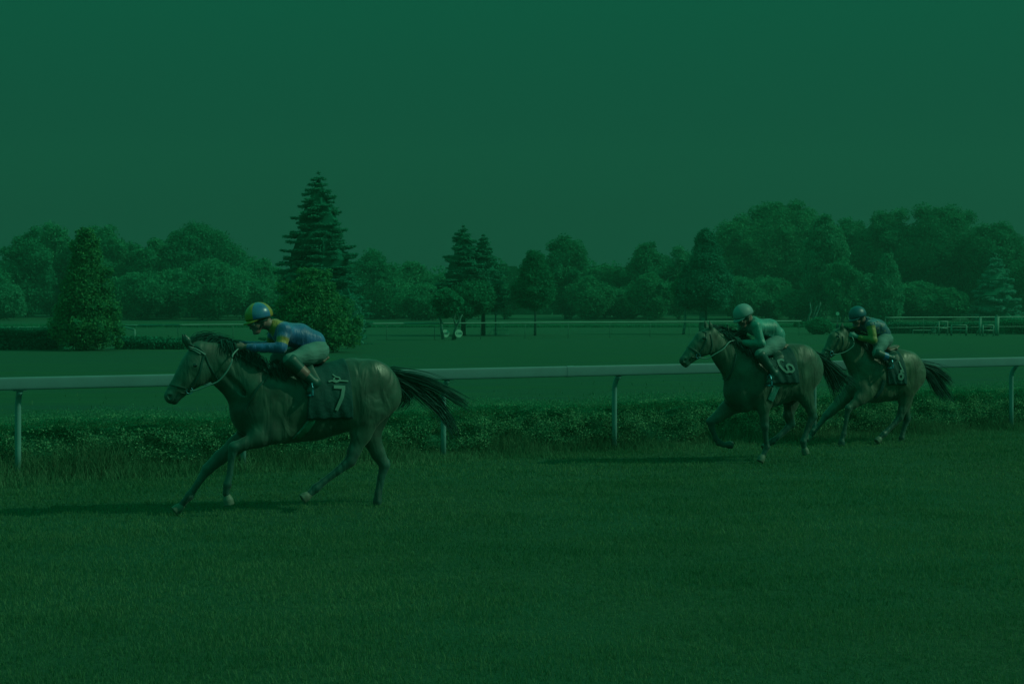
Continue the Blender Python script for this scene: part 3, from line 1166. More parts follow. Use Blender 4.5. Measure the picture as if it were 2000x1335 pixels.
decid(2040, 470, 628, 67, 172, 'mid', 'tree mostly outside the right edge of the picture', nc=20)
# --- front bushes and trees of the wood
for i_, (px_, tp_, hw_, tn_, lb_) in enumerate((
        (12, 560, 42, 'pale', 'pale willowy bush at the far left edge'), (262, 545, 50, 'mid', 'green bush behind the left end of the long rail'),
        (335, 530, 52, 'mid', 'bush below the flat topped tree behind the long rail'), (415, 535, 55, 'mid', 'green bush left of the first jockey'),
        (480, 545, 48, 'mid', 'bush directly behind the yellow and blue helmet'), (760, 550, 52, 'mid', 'green bush just right of the great spruce foot'),
        (828, 556, 40, 'mid', 'bush left of the forked shrub'), (1150, 560, 45, 'mid', 'green bush right of the lone slender trunk'),
        (1215, 575, 38, 'mid', 'low bush beneath the far house roof'), (1270, 558, 45, 'mid', 'green bush below the pointed dark tree'),
        (1440, 555, 46, 'mid', 'bush above the white helmet'), (1500, 560, 50, 'mid', 'bush behind the second jockey back'),
        (1560, 572, 34, 'mid', 'bush left of the pale branched shrub'), (1700, 560, 40, 'pale', 'pale bush behind the third jockey'),
        (1790, 565, 45, 'mid', 'bush above the left end of the far dark hedge'), (1850, 575, 42, 'mid', 'green bush above the white barriers'))):
    decid(px_, tp_ - 14 + rng.uniform(-18, 10), 640, hw_ * rng.uniform(.9, 1.3), 158 + 4 * (i_ % 3), tn_, lb_, 'bush', 'bush', 'dome', nc=20, trunk=False, group='bushes along the far side of the course', extra=[(px_ + rng.uniform(-40, 40), tp_ + rng.uniform(5, 30), rng.uniform(9, 18)) for _ in range(5)])
# --- birches and other columns on the right
decid(1612, 414, 622, 42, 150, 'pale', 'tall pale columnar birch before the highest dome', 'birch_tree', shape='dome', nc=40, hang=.5, pale=True)
decid(1645, 500, 622, 36, 146, 'mid', 'shorter pale birch leaning out right of the columnar birch', 'birch_tree', shape='dome', nc=26, hang=.5, pale=True)
decid(1733, 490, 622, 33, 146, 'pale', 'weeping pale birch standing alone before the dark wood', 'birch_tree', shape='column', nc=28, hang=.7, pale=True)
spruce(1945, 495, 622, 60, 172, 'blue', 'wide pale spruce near the right edge above the stout post', tiers=14, droop=.45)
# --- middle distance
decid(168, 445, 684, 70, 75, 'yellow', 'tall yellowish bushy tree reaching the ground right of the clipped hedge', 'bushy_tree', shape='cone', nc=64, leaf=.15, group='trees standing on the infield', extra=[(165, 455, 9), (150, 480, 16), (180, 500, 20), (205, 560, 20), (140, 600, 22), (200, 640, 26), (170, 660, 26), (140, 655, 22), (222, 600, 15), (228, 640, 16), (118, 600, 13), (112, 650, 17), (150, 452, 5), (187, 468, 8), (128, 560, 12), (212, 530, 11), (230, 670, 12), (160, 446, 4)])
spruce(622, 336, 674, 116, 88, 'needle', 'great tall spruce with ragged tiers towering over the wood', trunk_r=.22, tiers=30, droop=.34, irregular=.12, group='trees standing on the infield')
decid(612, 522, 692, 74, 72, 'yellow', 'round topped yellowish bush in front of the great spruce', 'bush', 'bush', 'bush', nc=54, leaf=.15, trunk=False, group='bushes standing on the infield', extra=[(690, 640, 20), (560, 600, 26), (670, 600, 24), (552, 560, 14), (590, 530, 12), (640, 535, 12), (685, 660, 22), (700, 625, 12), (548, 640, 20)])
decid(690, 575, 668, 26, 78, 'blue', 'silvery lower growth hanging at the right foot of the great spruce', 'bush', 'bush', 'column', nc=16, leaf=.16, trunk=False, group='bushes standing on the infield', hang=.5)
spruce(905, 440, 592, 58, 113, 'needle', 'taller dark spruce of the pair with a bare lower trunk', tiers=20, droop=.1, trunk_r=.16, group='trees standing on the infield')
spruce(944, 458, 594, 50, 114, 'needle', 'shorter dark spruce of the pair with a bare lower trunk', tiers=18, droop=.1, trunk_r=.15, group='trees standing on the infield')
decid(915, 545, 620, 66, 112, 'dark', 'dark leafy undergrowth hanging round the two straight trunks', shape='wide', nc=22, leaf=.2, group='trees standing on the infield', trunk=False, name='leafy_tree')
decid(1045, 488, 604, 46, 113, 'dark', 'slender tree with a thin bare trunk alone in the middle', shape='column', nc=34, leaf=.18, group='trees standing on the infield')
decid(1205, 524, 628, 40, 172, 'mid', 'low thin tree filling the dip before the pointed dark tree', nc=16)
decid(1047, 520, 606, 40, 114, 'mid', 'leafy growth wrapped round the lone slender trunk', shape='dome', nc=16, leaf=.2, group='trees standing on the infield', trunk=False)
decid(1378, 446, 606, 60, 118, 'needle', 'dark spreading pine above the second horse head', 'pine_tree', shape='cone', nc=44, leaf=.2, group='trees standing on the infield', extra=[(1376, 455, 9), (1370, 470, 14), (1390, 480, 15), (1350, 560, 20), (1415, 540, 18), (1330, 590, 14), (1372, 590, 18), (1400, 585, 20), (1350, 585, 18)])
decid(1345, 520, 608, 34, 119, 'dark', 'dark overhanging crown above the pale leaning trunks', nc=14, leaf=.2, group='trees standing on the infield', trunk=False)

# forked pale trunks
def forked(px, Y, stems, label, name='leaning_tree'):
    e_ = empty(name, (*at(px, Y), 0)); tag(e_, label, 'tree', 'trees standing on the infield')
    for st in stems:
        q = MB()
        q.tube([((a_ - px) * Y / F, d_, HC - (b_ - HY) * Y / F) for a_, b_, d_ in st[:-1]], [st[-1] * (1 - .2 * i_) for i_ in range(len(st) - 1)], 7)
        q.build('trunk', M['pale_bark'], e_, True)
    return e_


forked(880, 98, [[(866, 662, 0), (862, 640, 0), (861, 626, 0), (852, 612, 0), .12], [(884, 664, .3), (888, 645, .2), (894, 632, 0), (903, 614, 0), .10], [(889, 662, .3), (891, 640, .2), (887, 625, 0), (890, 605, 0), .08]],
       'forked shrub with pale stems spreading apart behind the round signs', 'forked_shrub')
decid(872, 560, 622, 34, 98, 'dark', 'dark leaf canopy over the forked pale stems', nc=16, leaf=.17, group='trees standing on the infield', trunk=False)
forked(1338, 118, [[(1334, 657, 0), (1338, 630, 0), (1339, 600, 0), (1335, 585, 0), .12]], 'slender pale leaning birch stem left of the second horse ears')
forked(1374, 118, [[(1372, 655, 0), (1372, 620, 0), (1372, 590, 0), (1373, 560, 0), .30]], 'thick dark bare tree stem behind the second horse ears', 'bare_tree')
forked(1590, 124, [[(1578, 640, 0), (1580, 618, 0), (1584, 608, 0), (1582, 590, 0), .10], [(1590, 640, 0), (1592, 618, 0), (1599, 604, 0), (1603, 590, 0), .10], [(1584, 640, 0), (1590, 612, 0), (1596, 598, 0), .07]],
       'pale bare branches rising from the round shrub', 'bare_shrub')
decid(1597, 618, 652, 30, 118, 'dark', 'round dark shrub below the pale bare branches', 'shrub', 'shrub', 'bush', nc=18, leaf=.15, trunk=False, group='bushes standing on the infield')
decid(1562, 625, 640, 14, 124, 'dark', 'tiny dark shrub left of the round shrub', 'shrub', 'shrub', 'bush', nc=6, leaf=.15, trunk=False, group='bushes standing on the infield')

# thin green haze, added to lift the dark tones of the distance
def haze_box():
    q_ = MB()
    q_.box((0, 130, 14), (480, 290, 31))
    hm = bpy.data.materials.new('haze')
    hm.use_nodes = True
    t_ = hm.node_tree
    t_.nodes.clear()
    o_ = t_.nodes.new('ShaderNodeOutputMaterial')
    v_ = t_.nodes.new('ShaderNodeVolumePrincipled')
    v_.inputs['Density'].default_value = .0008
    v_.inputs['Color'].default_value = (.25, .8, .62, 1)
    v_.inputs['Anisotropy'].default_value = .2
    t_.links.new(v_.outputs[0], o_.inputs['Volume'])
    h_ = q_.build('haze', hm)
    tag(h_, kind='stuff')


haze_box()

# ------------------------------------------------------------------ houses glimpsed through the wood
def house(px, Y, w, d, h, rh, label, rz=.3):
    x = (px - 1000) / F * Y
    e_ = empty('house', (x, Y, 1.25), rz)
    tag(e_, label, 'house')
    wl = mat('brick', C(42, 66, 48), .9, noise=(4, .3))
    rf = mat('roof_tile', C(48, 62, 44), .85, noise=(6, .35), bump=(30, .3))
    q = MB(); q.box((0, 0, h / 2), (w, d, h)); W_ = q.build('wall', wl, e_)
    q = MB()
    o_ = .4
    A_ = [(-w / 2 - o_, -d / 2 - o_, h - .02), (w / 2 + o_, -d / 2 - o_, h - .02), (w / 2 + o_, d / 2 + o_, h - .02), (-w / 2 - o_, d / 2 + o_, h - .02), (-w / 2 - o_, 0, h + rh), (w / 2 + o_, 0, h + rh)]
    q.add(A_, [(0, 1, 5, 4), (2, 3, 4, 5), (3, 2, 1, 0)], [(0, 4, 3), (1, 2, 5)])
    rr = q.build('roof', rf, e_)
    q = MB(); q.box((w * .25, .3, h + rh * .9), (.6, .6, 1.2)); q.build('chimney', wl, rr)
    for i_ in (-1, 0, 1):
        for zz_ in (1.6, 4.2):
            if zz_ + .8 > h: continue
            q = MB(); q.box((i_ * w * .3, -d / 2 - .01, zz_), (1.1, .08, 1.3)); wn = q.build('window', M['far_white'], e_)
            q = MB(); q.box((i_ * w * .3, -d / 2 - .055, zz_), (.9, .03, 1.1)); q.build('pane', mat('glass', C(4, 50, 34), .15, .6), wn)


house(997, 230, 3.6, 5, 3.2, 2.6, 'brick house with red tiled roof showing in the gap right of the twin spruces')
house(1208, 232, 4, 5, 2.0, 1.6, 'low red roofed house showing above the bushes right of the round headed tree', -.2)



# ------------------------------------------------------------------ horses and jockeys
YAW = 23.0
CA, SA = math.cos(R(YAW)), math.sin(R(YAW))


class Frame:
    """local frame of a horse: -x is the way it gallops, -y its side towards the camera"""
    def __init__(s, px, Y):
        s.Y, s.X = Y, (px - 1000) / F * Y

    def __call__(s, px, py, y=0.0):
        k_ = (px - 1000) / F
        x = (k_ * (s.Y + y * CA) - s.X + y * SA) / (CA - k_ * SA)
        Yw = s.Y + x * SA + y * CA
        return np.array([x, y, HC - (py - HY) / F * Yw])


def coat_mat(name, dark, light, legs, rough=.42):
    m = mat(name, light, rough, .55, attr='tone', attr_cols=[(0, light), (.45, dark), (.8, legs), (1, legs)], noise=(5, .45),  # noise mottles the coat: dapples, and sheen put into the colour
            bump=(60, .12, .008, (1, 1, 2.4)), sheen=.1)
    # muscles and veins moving under the skin
    t_ = m.node_tree
    n_, l_ = t_.nodes, t_.links
    fine = [x for x in n_ if x.type == 'BUMP'][0]
    tc_ = [x for x in n_ if x.type == 'TEX_COORD'][0]
    mp_ = n_.new('ShaderNodeMapping'); mp_.inputs['Scale'].default_value = (1.9, .9, .8); mp_.inputs['Rotation'].default_value = (0, R(-28), 0)
    wz = n_.new('ShaderNodeTexNoise'); wz.inputs['Scale'].default_value = 3.6; wz.inputs['Detail'].default_value = 2.2; wz.inputs['Distortion'].default_value = .7
    vo = n_.new('ShaderNodeTexVoronoi'); vo.feature = 'SMOOTH_F1'; vo.inputs['Scale'].default_value = 5.5
    ad = n_.new('ShaderNodeMath'); ad.operation = 'MULTIPLY_ADD'; ad.inputs[1].default_value = -.22
    b2 = n_.new('ShaderNodeBump'); b2.inputs['Strength'].default_value = .7; b2.inputs['Distance'].default_value = .045
    l_.new(tc_.outputs['Object'], mp_.inputs[0]); l_.new(mp_.outputs[0], wz.inputs['Vector']); l_.new(mp_.outputs[0], vo.inputs['Vector'])
    l_.new(vo.outputs['Distance'], ad.inputs[0]); l_.new(wz.outputs[0], ad.inputs[2])
    l_.new(ad.outputs[0], b2.inputs['Height']); l_.new(b2.outputs[0], fine.inputs['Normal'])
    # sweat: patches of gloss
    rn = n_.new('ShaderNodeTexNoise'); rn.inputs['Scale'].default_value = 3.5; rn.inputs['Detail'].default_value = 4
    mr = n_.new('ShaderNodeMapRange'); mr.inputs[1].default_value = .35; mr.inputs[2].default_value = .65; mr.inputs[3].default_value = .38; mr.inputs[4].default_value = .66
    l_.new(tc_.outputs['Object'], rn.inputs['Vector']); l_.new(rn.outputs[0], mr.inputs[0]); l_.new(mr.outputs[0], n_['Principled BSDF'].inputs['Roughness'])
    return m


M['coat1'] = coat_mat('dark_bay_coat', C(8, 48, 30, .98), C(14, 52, 31, .84), C(2, 46, 30, .95))
M['coat2'] = coat_mat('bay_coat', C(9, 48, 29, .98), C(16, 52, 30, .88), C(2, 46, 30, .95))
M['coat3'] = coat_mat('brown_coat', C(12, 48, 28, .98), C(20, 53, 29, .92), C(3, 46, 30, .95))
M['hair'] = mat('black_hair', C(2, 44, 28, .6), .7, .25, attr='tone', attr_cols=[(0, C(1, 42, 27, .9)), (1, C(2, 48, 32, .95))])
M['hoof'] = mat('hoof_horn', C(34, 70, 46), .55, .4, noise=(20, .3))
M['hoof_dark'] = mat('dark_hoof_horn', C(8, 50, 34), .5, .4, noise=(20, .3))
M['eye'] = mat('eye', C(1, 34, 22, .4), .08, .8)
M['strap'] = mat('dark_leather', C(2, 44, 28, .9), .5, .3)
M['white_strap'] = mat('white_strap', C(32, 82, 60), .5, .4)
M['steel'] = mat('steel', C(20, 90, 80), .3, .6, metallic=.5)
M['cloth'] = mat('black_cloth', C(2, 48, 34, .8), .75, .3, noise=(6, .25), bump=(7, .8, .03, (1, 1, 1)))
M['number'] = mat('white_number', C(32, 82, 58), .7, .3)
M['girth'] = mat('green_girth', C(0, 66, 38), .6, .3, bump=(60, .4))
M['girth_pale'] = mat('pale_green_girth', C(12, 74, 52), .6, .3, bump=(60, .4))
M['saddle'] = mat('saddle_leather', C(42, 56, 38), .45, .5, noise=(8, .3))
M['skin'] = mat('skin', C(46, 62, 44), .5, .4, noise=(12, .12))
M['breeches'] = mat('white_breeches', C(26, 74, 54), .7, .3, bump=(9, .55, .03, (1, 1, 3)))
M['boot'] = mat('black_boot', C(2, 46, 31, .9), .45, .4)
M['boot_brown'] = mat('brown_boot_cuff', C(52, 60, 44), .45, .4, noise=(10, .3))
M['goggle'] = mat('goggle_lens', C(60, 90, 66), .25, .5)
M['black'] = mat('black_plastic', C(2, 42, 26, .9), .4, .5)


def hair(name, paths, n_, w, m, parent, spread0, spread1, lens=(.6, 1.0)):
    """paths: list of polylines (k,3) that the hair follows; n_ strands, ribbons"""
    VV, QQ, TT, tn, tn2 = [], [], [], [], []
    o = 0
    for i_ in range(n_):
        p = np.array(paths[i_ % len(paths)], float)
        nb = 7
        t = np.linspace(0, rng.uniform(*lens), nb) * (len(p) - 1)
        i0 = np.clip(np.floor(t).astype(int), 0, len(p) - 2)
        f = (t - i0)[:, None]
        c = p[i0] * (1 - f) + p[i0 + 1] * f
        # soften the polyline
        c[1:-1] = (c[:-2] + c[1:-1] * 2 + c[2:]) / 4
        a = rng.normal(0, 1, 3) * np.array([1, .8, 1])
        b_ = rng.normal(0, 1, 3)
        s_ = np.linspace(0, 1, nb)[:, None]
        c = c + a * (spread0 * (1 - s_) + spread1 * s_ ** 1.2) + b_ * spread1 * .35 * np.sin(s_ * 3.1 * rng.uniform(.6, 1.4)) * s_
        d = np.gradient(c, axis=0)
        sd_ = np.cross(d, rng.normal(size=3))
        sd_ /= np.linalg.norm(sd_, axis=1)[:, None] + 1e-9
        ww = (w * (1 - .75 * s_))
        v = np.concatenate([c - sd_ * ww, c + sd_ * ww])
        q = np.array([(j, j + 1, nb + j + 1, nb + j) for j in range(nb - 1)])
        VV.append(v); QQ.append(q + o); o += len(v)
        tn.append(np.full(len(q), rng.uniform(0, 1)))
    return npmesh(name, np.concatenate(VV), [np.concatenate(QQ)], m, parent, False, fattr={'tone': np.concatenate(tn)})


def ribbon(body, pts, w, off, sgn=-1, sub=10):
    """strap lying on the near or far side of the body through local (x, z) points"""
    P2 = np.array([(p[0], p[2]) for p in pts])
    seg = []
    for i_ in range(len(P2) - 1):
        for t_ in np.linspace(0, 1, sub, endpoint=False):
            seg.append(P2[i_] * (1 - t_) + P2[i_ + 1] * t_)
    seg.append(P2[-1])
    seg = np.array(seg)
    if len(seg) > 4:
        s2 = seg.copy()
        s2[1:-1] = (seg[:-2] + 2 * seg[1:-1] + seg[2:]) / 4
        seg = s2
    d = np.gradient(seg, axis=0)
    nrm = np.stack([-d[:, 1], d[:, 0]], 1)
    nrm /= np.linalg.norm(nrm, axis=1)[:, None] + 1e-9
    rows = []
    last = .2
    for i_ in range(len(seg)):
        row = []
        miss = 0
        for k_ in (-1, -.33, .33, 1):
            q = seg[i_] + nrm[i_] * w / 2 * k_
            y = body.side(q[0], q[1], sgn)
            if y is None:
                y = last
                miss += 1
            last = y
            row.append((q[0], sgn * (y + off), q[1]))
        if miss < 2:
            rows.append(row)
    if len(rows) < 2:
        rows = [row, row]
    V = np.array(rows).reshape(-1, 3)
    n_ = len(rows)
    Q = [(i_ * 4 + j, i_ * 4 + j + 1, (i_ + 1) * 4 + j + 1, (i_ + 1) * 4 + j) for i_ in range(n_ - 1) for j in range(3)]
    # inner side for thickness
    Vi = V.copy(); Vi[:, 1] -= sgn * .008
    k = len(V)
    Q2 = [tuple(a_ + k for a_ in q[::-1]) for q in Q]
    E = []
    for i_ in range(n_ - 1):
        E.append((i_ * 4, (i_ + 1) * 4, (i_ + 1) * 4 + k, i_ * 4 + k))
        E.append((i_ * 4 + 3, i_ * 4 + 3 + k, (i_ + 1) * 4 + 3 + k, (i_ + 1) * 4 + 3))
    return np.concatenate([V, Vi]), np.array(Q + Q2 + E)


def straps(name, body, specs, m, parent):
    VV, QQ, o = [], [], 0
    for pts, w, off, sg_ in specs:
        v, q = ribbon(body, pts, w, off, sg_)
        VV.append(v); QQ.append(q + o); o += len(v)
    return npmesh(name, np.concatenate(VV), [np.concatenate(QQ)], m, parent, True)


def cloth_on(name, body, x0f, x1f, zc, zbot, m, parent, off=.02, nu=26, nv=44):
    """saddle cloth hung over the back. x0f/x1f(t): front and back edge x for t=0 (top) .. 1 (bottom); zbot lower hem height"""
    V = []
    for j_ in range(nv + 1):
        s_ = -1 + 2 * j_ / nv                   # -1 near hem .. 1 far hem
        for i_ in range(nu + 1):
            t_ = abs(s_)
            x = x0f(t_) + (x1f(t_) - x0f(t_)) * i_ / nu
            # search the angle that reaches the hem
            lo_, hi_ = 0, R(150)
            for _ in range(14):
                mid = (lo_ + hi_) / 2
                p = body.cast((x, 0, zc), (0, math.sin(mid), math.cos(mid)))
                if p is None or p[2] < zbot:
                    hi_ = mid
                else:
                    lo_ = mid
            th = lo_ * s_
            d = np.array([0, math.sin(th), math.cos(th)])
            p = body.cast((x, 0, zc), d)
            if p is None:
                p = np.array([x, 0, zc]) + d * .25
            V.append(p + d * (off + .006 * math.sin(i_ * .9 + j_ * .5) * t_))
    V = np.array(V)
    Q = [(j_ * (nu + 1) + i_, j_ * (nu + 1) + i_ + 1, (j_ + 1) * (nu + 1) + i_ + 1, (j_ + 1) * (nu + 1) + i_) for j_ in range(nv) for i_ in range(nu)]
    o = npmesh(name, V, [np.array(Q)], m, parent, True)
    md = o.modifiers.new('thickness', 'SOLIDIFY')
    md.thickness = .008
    md.offset = -1
    return o


def build_horse(f, J, coat, label, hoofs):
    """J: dict of traced joints in photo pixels (see below)"""
    pr = []
    def S(px, py, v, w, y=0.0):
        return (f(px, py, y), v, w)
    def pm(px):      # metres per pixel there
        q = f(px, 700)
        return (f.Y + q[0] * SA) / F
    body = []
    for px, top, bot, w in J['body']:
        v = (bot - top) / 2 * pm(px)
        body.append((f(px, (top + bot) / 2), v, w))
    pr += chain(body, .05, 0.12)
    for c in J['neck'], J['head']:
        pr += chain([(f(a_, b_), v, w) for a_, b_, v, w in c], .05 if c is J['neck'] else .03, .1 if c is J['neck'] else .25)
    mz = J['head'][-1]
    mzp = f(mz[0], mz[1])
    # muzzle, lips, jowls, eye sockets, nostrils
    pr[-1].tag = .55
    hd = J['head']
    ck = f(hd[1][0], hd[1][1])
    ax = mzp - f(hd[0][0], hd[0][1]); ax /= np.linalg.norm(ax)
    up = np.array([ax[2], 0, -ax[0]]);
    if up[0] > 0: up = -up            # towards the forehead (forwards)
    for sg_ in (-1, 1):
        o_ = np.array([0, sg_, 0])
        pr.append(Prim(ck - up * .055 + o_ * .045 - ax * .01, ck - up * .06 + o_ * .05 + ax * .05, .105, .085, .045, .04, .03, .15))      # jowl
        pr.append(Prim(ck + up * .065 + o_ * .075 + ax * .0, ck + up * .05 + o_ * .075 + ax * .05, .03, .022, .03, .02, .02, .3))          # brow
        pr.append(Prim(ck + up * .035 + o_ * .06 + ax * .09, mzp + up * .01 + o_ * .035 - ax * .06, .022, .016, .026, .024, .018, .3))        # cheek crest
        pr.append(Prim(mzp + up * .035 + o_ * .042 + ax * .005, mzp + up * .02 + o_ * .045 + ax * .03, .028, .03, .02, .02, .02, .8))        # nostril wing
        pr.append(Prim(mzp + up * .03 + o_ * .075 + ax * .018, mzp + up * .018 + o_ * .075 + ax * .035, .021, .017, .034, .034, .006, 1, True))
        e0 = f(*J['ear'][0]); e1 = f(*J['ear'][1])
        sp_ = .045 * sg_
        pr.append(Prim(e0 + o_ * .045, (e0 * .5 + e1 * .5) + o_ * .06, .03, .032, .022, .02, .015, .5))
        pr.append(Prim((e0 * .5 + e1 * .5) + o_ * .06, e1 + o_ * .062, .032, .006, .018, .006, .01, .75))
    pr.append(Prim(mzp - up * .05 + ax * .0, mzp - up * .055 + ax * .03, .035, .032, .04, .035, .02, .9))      # lower lip
    pr.append(Prim(mzp - up * .025 + np.array([0, -.09, 0]) - ax * .05, mzp - up * .03 + np.array([0, -.09, 0]) + ax * .06, .006, .006, .06, .06, .01, 1, True))
    for g_, w_, tg in J['muscle']:
        pass
    for (ax_, ay_, az_, bx_, by_, va, vb, wa, wb, k_) in J['lumps']:
        for sg_ in (-1, 1):
            pr.append(Prim(f(ax_, ay_, az_ * 0) + np.array([0, sg_ * az_, 0]), f(bx_, by_) + np.array([0, sg_ * az_, 0]), va, vb, wa, wb, k_, .05))
    # generic musculature relative to the body stations: shoulder blade, triceps, ribs, haunch
    st_ = [f(a_, (b_ + c_) / 2) for a_, b_, c_, w_ in J['body']]
    hv = [(c_ - b_) / 2 * pm(a_) for a_, b_, c_, w_ in J['body']]
    wv = [w_ for *_, w_ in J['body']]
    def at_(i_, fx, u_, dy=0.0):
        i1 = min(i_ + 1, len(st_) - 1)
        c_ = st_[i_] * (1 - fx) + st_[i1] * fx
        v_ = hv[i_] * (1 - fx) + hv[i1] * fx
        w_ = wv[i_] * (1 - fx) + wv[i1] * fx
        return c_ + np.array([0, 0, u_ * v_]), w_ * math.sqrt(max(.05, 1 - u_ * u_ * .9)) + dy
    for (i0, f0, u0, i1, f1_, u1, r0, r1, dy, k_) in (
            (2, .6, .75, 1, .0, -.15, .045, .055, -.012, .02), (2, .9, .45, 1, .6, -.45, .05, .07, -.02, .022), (1, .2, .3, 0, .6, -.4, .05, .06, -.01, .02),
            (3, .1, -.35, 2, .2, -.75, .05, .04, -.02, .02), (6, .3, .8, 7, .6, .1, .055, .06, -.02, .022), (6, .0, .45, 6, .6, -.45, .06, .07, -.02, .022),
            (7, .6, .45, 7, .2, -.6, .05, .055, -.014, .02), (5, .6, .5, 6, .1, .15, .05, .04, -.025, .02),
            (3, .5, .15, 3, .0, -.7, .016, .016, .004, .03), (4, .0, .12, 3, .5, -.72, .016, .016, .004, .03), (4, .5, .1, 4, .0, -.72, .016, .016, .003, .03), (5, .0, .05, 4, .5, -.7, .016, .014, .003, .03)):
        dy = dy + (.010 if r0 > .03 else .002)
        k_ = k_ * .7
        pa, ya = at_(i0, f0, u0, dy)
        pb, yb = at_(i1, f1_, u1, dy)
        for sg_ in (-1, 1):
            pr.append(Prim(pa + np.array([0, sg_ * (ya - r0 * .45), 0]), pb + np.array([0, sg_ * (yb - r1 * .45), 0]), r0, r1, r0 * .62, r1 * .62, k_, .04))
    for (ax_, ay_, az_, bx_, by_, r_, k_) in J['cuts']:
        for sg_ in (-1, 1):
            pr.append(Prim(f(ax_, ay_) + np.array([0, sg_ * az_, 0]), f(bx_, by_) + np.array([0, sg_ * az_, 0]), r_, r_, r_ * 1.2, r_ * 1.2, k_, 0, True))
    legs = {}
    for nm in ('nf', 'ff', 'nh', 'fh'):
        lp = J[nm]
        pts = [(f(a_, b_, y_), v, v * w_) for a_, b_, y_, v, w_ in lp]
        n_ = len(pts)
        # body colour above, black below the knee or hock
        tg = []
        for i_ in range(n_ - 1):
            tg.append(.1 if i_ == 0 else (.3 if i_ == 1 and n_ > 6 else (.55 if i_ <= 2 else 1.0)))
        c = chain(pts, .022, tg)
        c[0].k = .07
        c[1].k = .035
        for q in c[3:]:
            q.k = .012
        pr += c
        legs[nm] = pts
        # tendon groove side, point of hock and ergot
        jn = pts[3][0]
        if nm in ('nh', 'fh'):
            pr.append(Prim(jn + np.array([.03, 0, .025]), jn + np.array([.045, 0, .05]), .026, .018, .018, .014, .012, .9))
            pr.append(Prim(jn + np.array([.03, 0, .03]), pts[2][0] + np.array([.045, 0, .03]), .014, .014, .012, .012, .012, .6))
        fl = pts[-3][0]
        pr.append(Prim(fl + np.array([.025, 0, -.01]), fl + np.array([.03, 0, -.02]), .020, .014, .018, .014, .01, 1.0))
    B = Body(pr, .0115)
    def veins(V, T):
        return np.clip(T + .08 * np.sin(V[:, 0] * 9 + V[:, 2] * 7), 0, 1)
    hs = B.mesh('horse', coat, None, .022, 2, veins)
    hs.location = (f.X, f.Y, 0)
    hs.rotation_euler = (0, 0, R(YAW))
    tag(hs, label, 'horse', 'race horses galloping along the rail')
    # hooves
    for nm in ('nf', 'ff', 'nh', 'fh'):
        p0, p1 = legs[nm][-2][0], legs[nm][-1][0]
        hx, hy_ = J['hoof'][nm]
        d = p1 - p0
        d /= np.linalg.norm(d)
        toe = f(hx, hy_, J[nm][-1][2]) - p1
        L_ = np.linalg.norm(toe)
        toe = toe / L_ if L_ > 1e-6 else d
        a_ = p1 - toe * .02
        hb = Body([Prim(a_, a_ + toe * .035, .040, .050, .038, .047, .01), Prim(a_ + toe * .035, a_ + toe * .07, .050, .054, .047, .05, .01),
                   Prim(a_ + toe * .145, a_ + toe * .2, .075, .09, .075, .09, .004, 0, True)], .0065)
        hb.mesh('hoof', M[hoofs[nm]], hs)
    # eyes
    for sg_ in (-1, 1):
        c_ = f(*J['eye'])
        y_ = B.side(c_[0], c_[2], sg_)
        y_ = .085 if y_ is None else y_
        eb = Body([Prim((c_[0] - .005, sg_ * (y_ - .012), c_[2]), (c_[0] + .005, sg_ * (y_ - .012), c_[2]), .025, .025, .019, .019, .01)], .004)
        eb.mesh('eye', M['eye'], hs)
    # mane and tail
    mp = [np.array([f(a_, b_, y_) for a_, b_, y_ in p]) for p in J['mane']]
    mp_n = len(mp)
    nk = [f(a_, b_) for a_, b_, v_, w_ in J['neck']]
    for i_ in range(len(nk) - 1):        # hair lying down the near side of the crest
        for t_ in np.linspace(0, 1, 6, endpoint=False):
            c_ = nk[i_] * (1 - t_) + nk[i_ + 1] * t_
            v_ = J['neck'][i_][2] * (1 - t_) + J['neck'][i_ + 1][2] * t_
            up_ = np.array([.45, 0, .89])
            path = []
            for th_, dx_ in ((.0, 0), (.35, .02), (.7, .05), (.95, .09)):
                d_ = up_ * math.cos(th_) + np.array([0, -1, 0]) * math.sin(th_)
                q_ = B.cast(c_, d_)
                if q_ is None:
                    q_ = c_ + d_ * v_
                path.append(q_ + d_ * .012 + np.array([dx_, 0, 0]))
            mp.append(np.array(path))
    hair('mane', mp, 900, .0055, M['hair'], hs, .014, .024)
    tp = [np.array([f(a_, b_, y_) for a_, b_, y_ in p]) for p in J['tail']]
    hair('tail', tp, 760, .0055, M['hair'], hs, .020, .042, (.5, 1.0))
    return hs, B


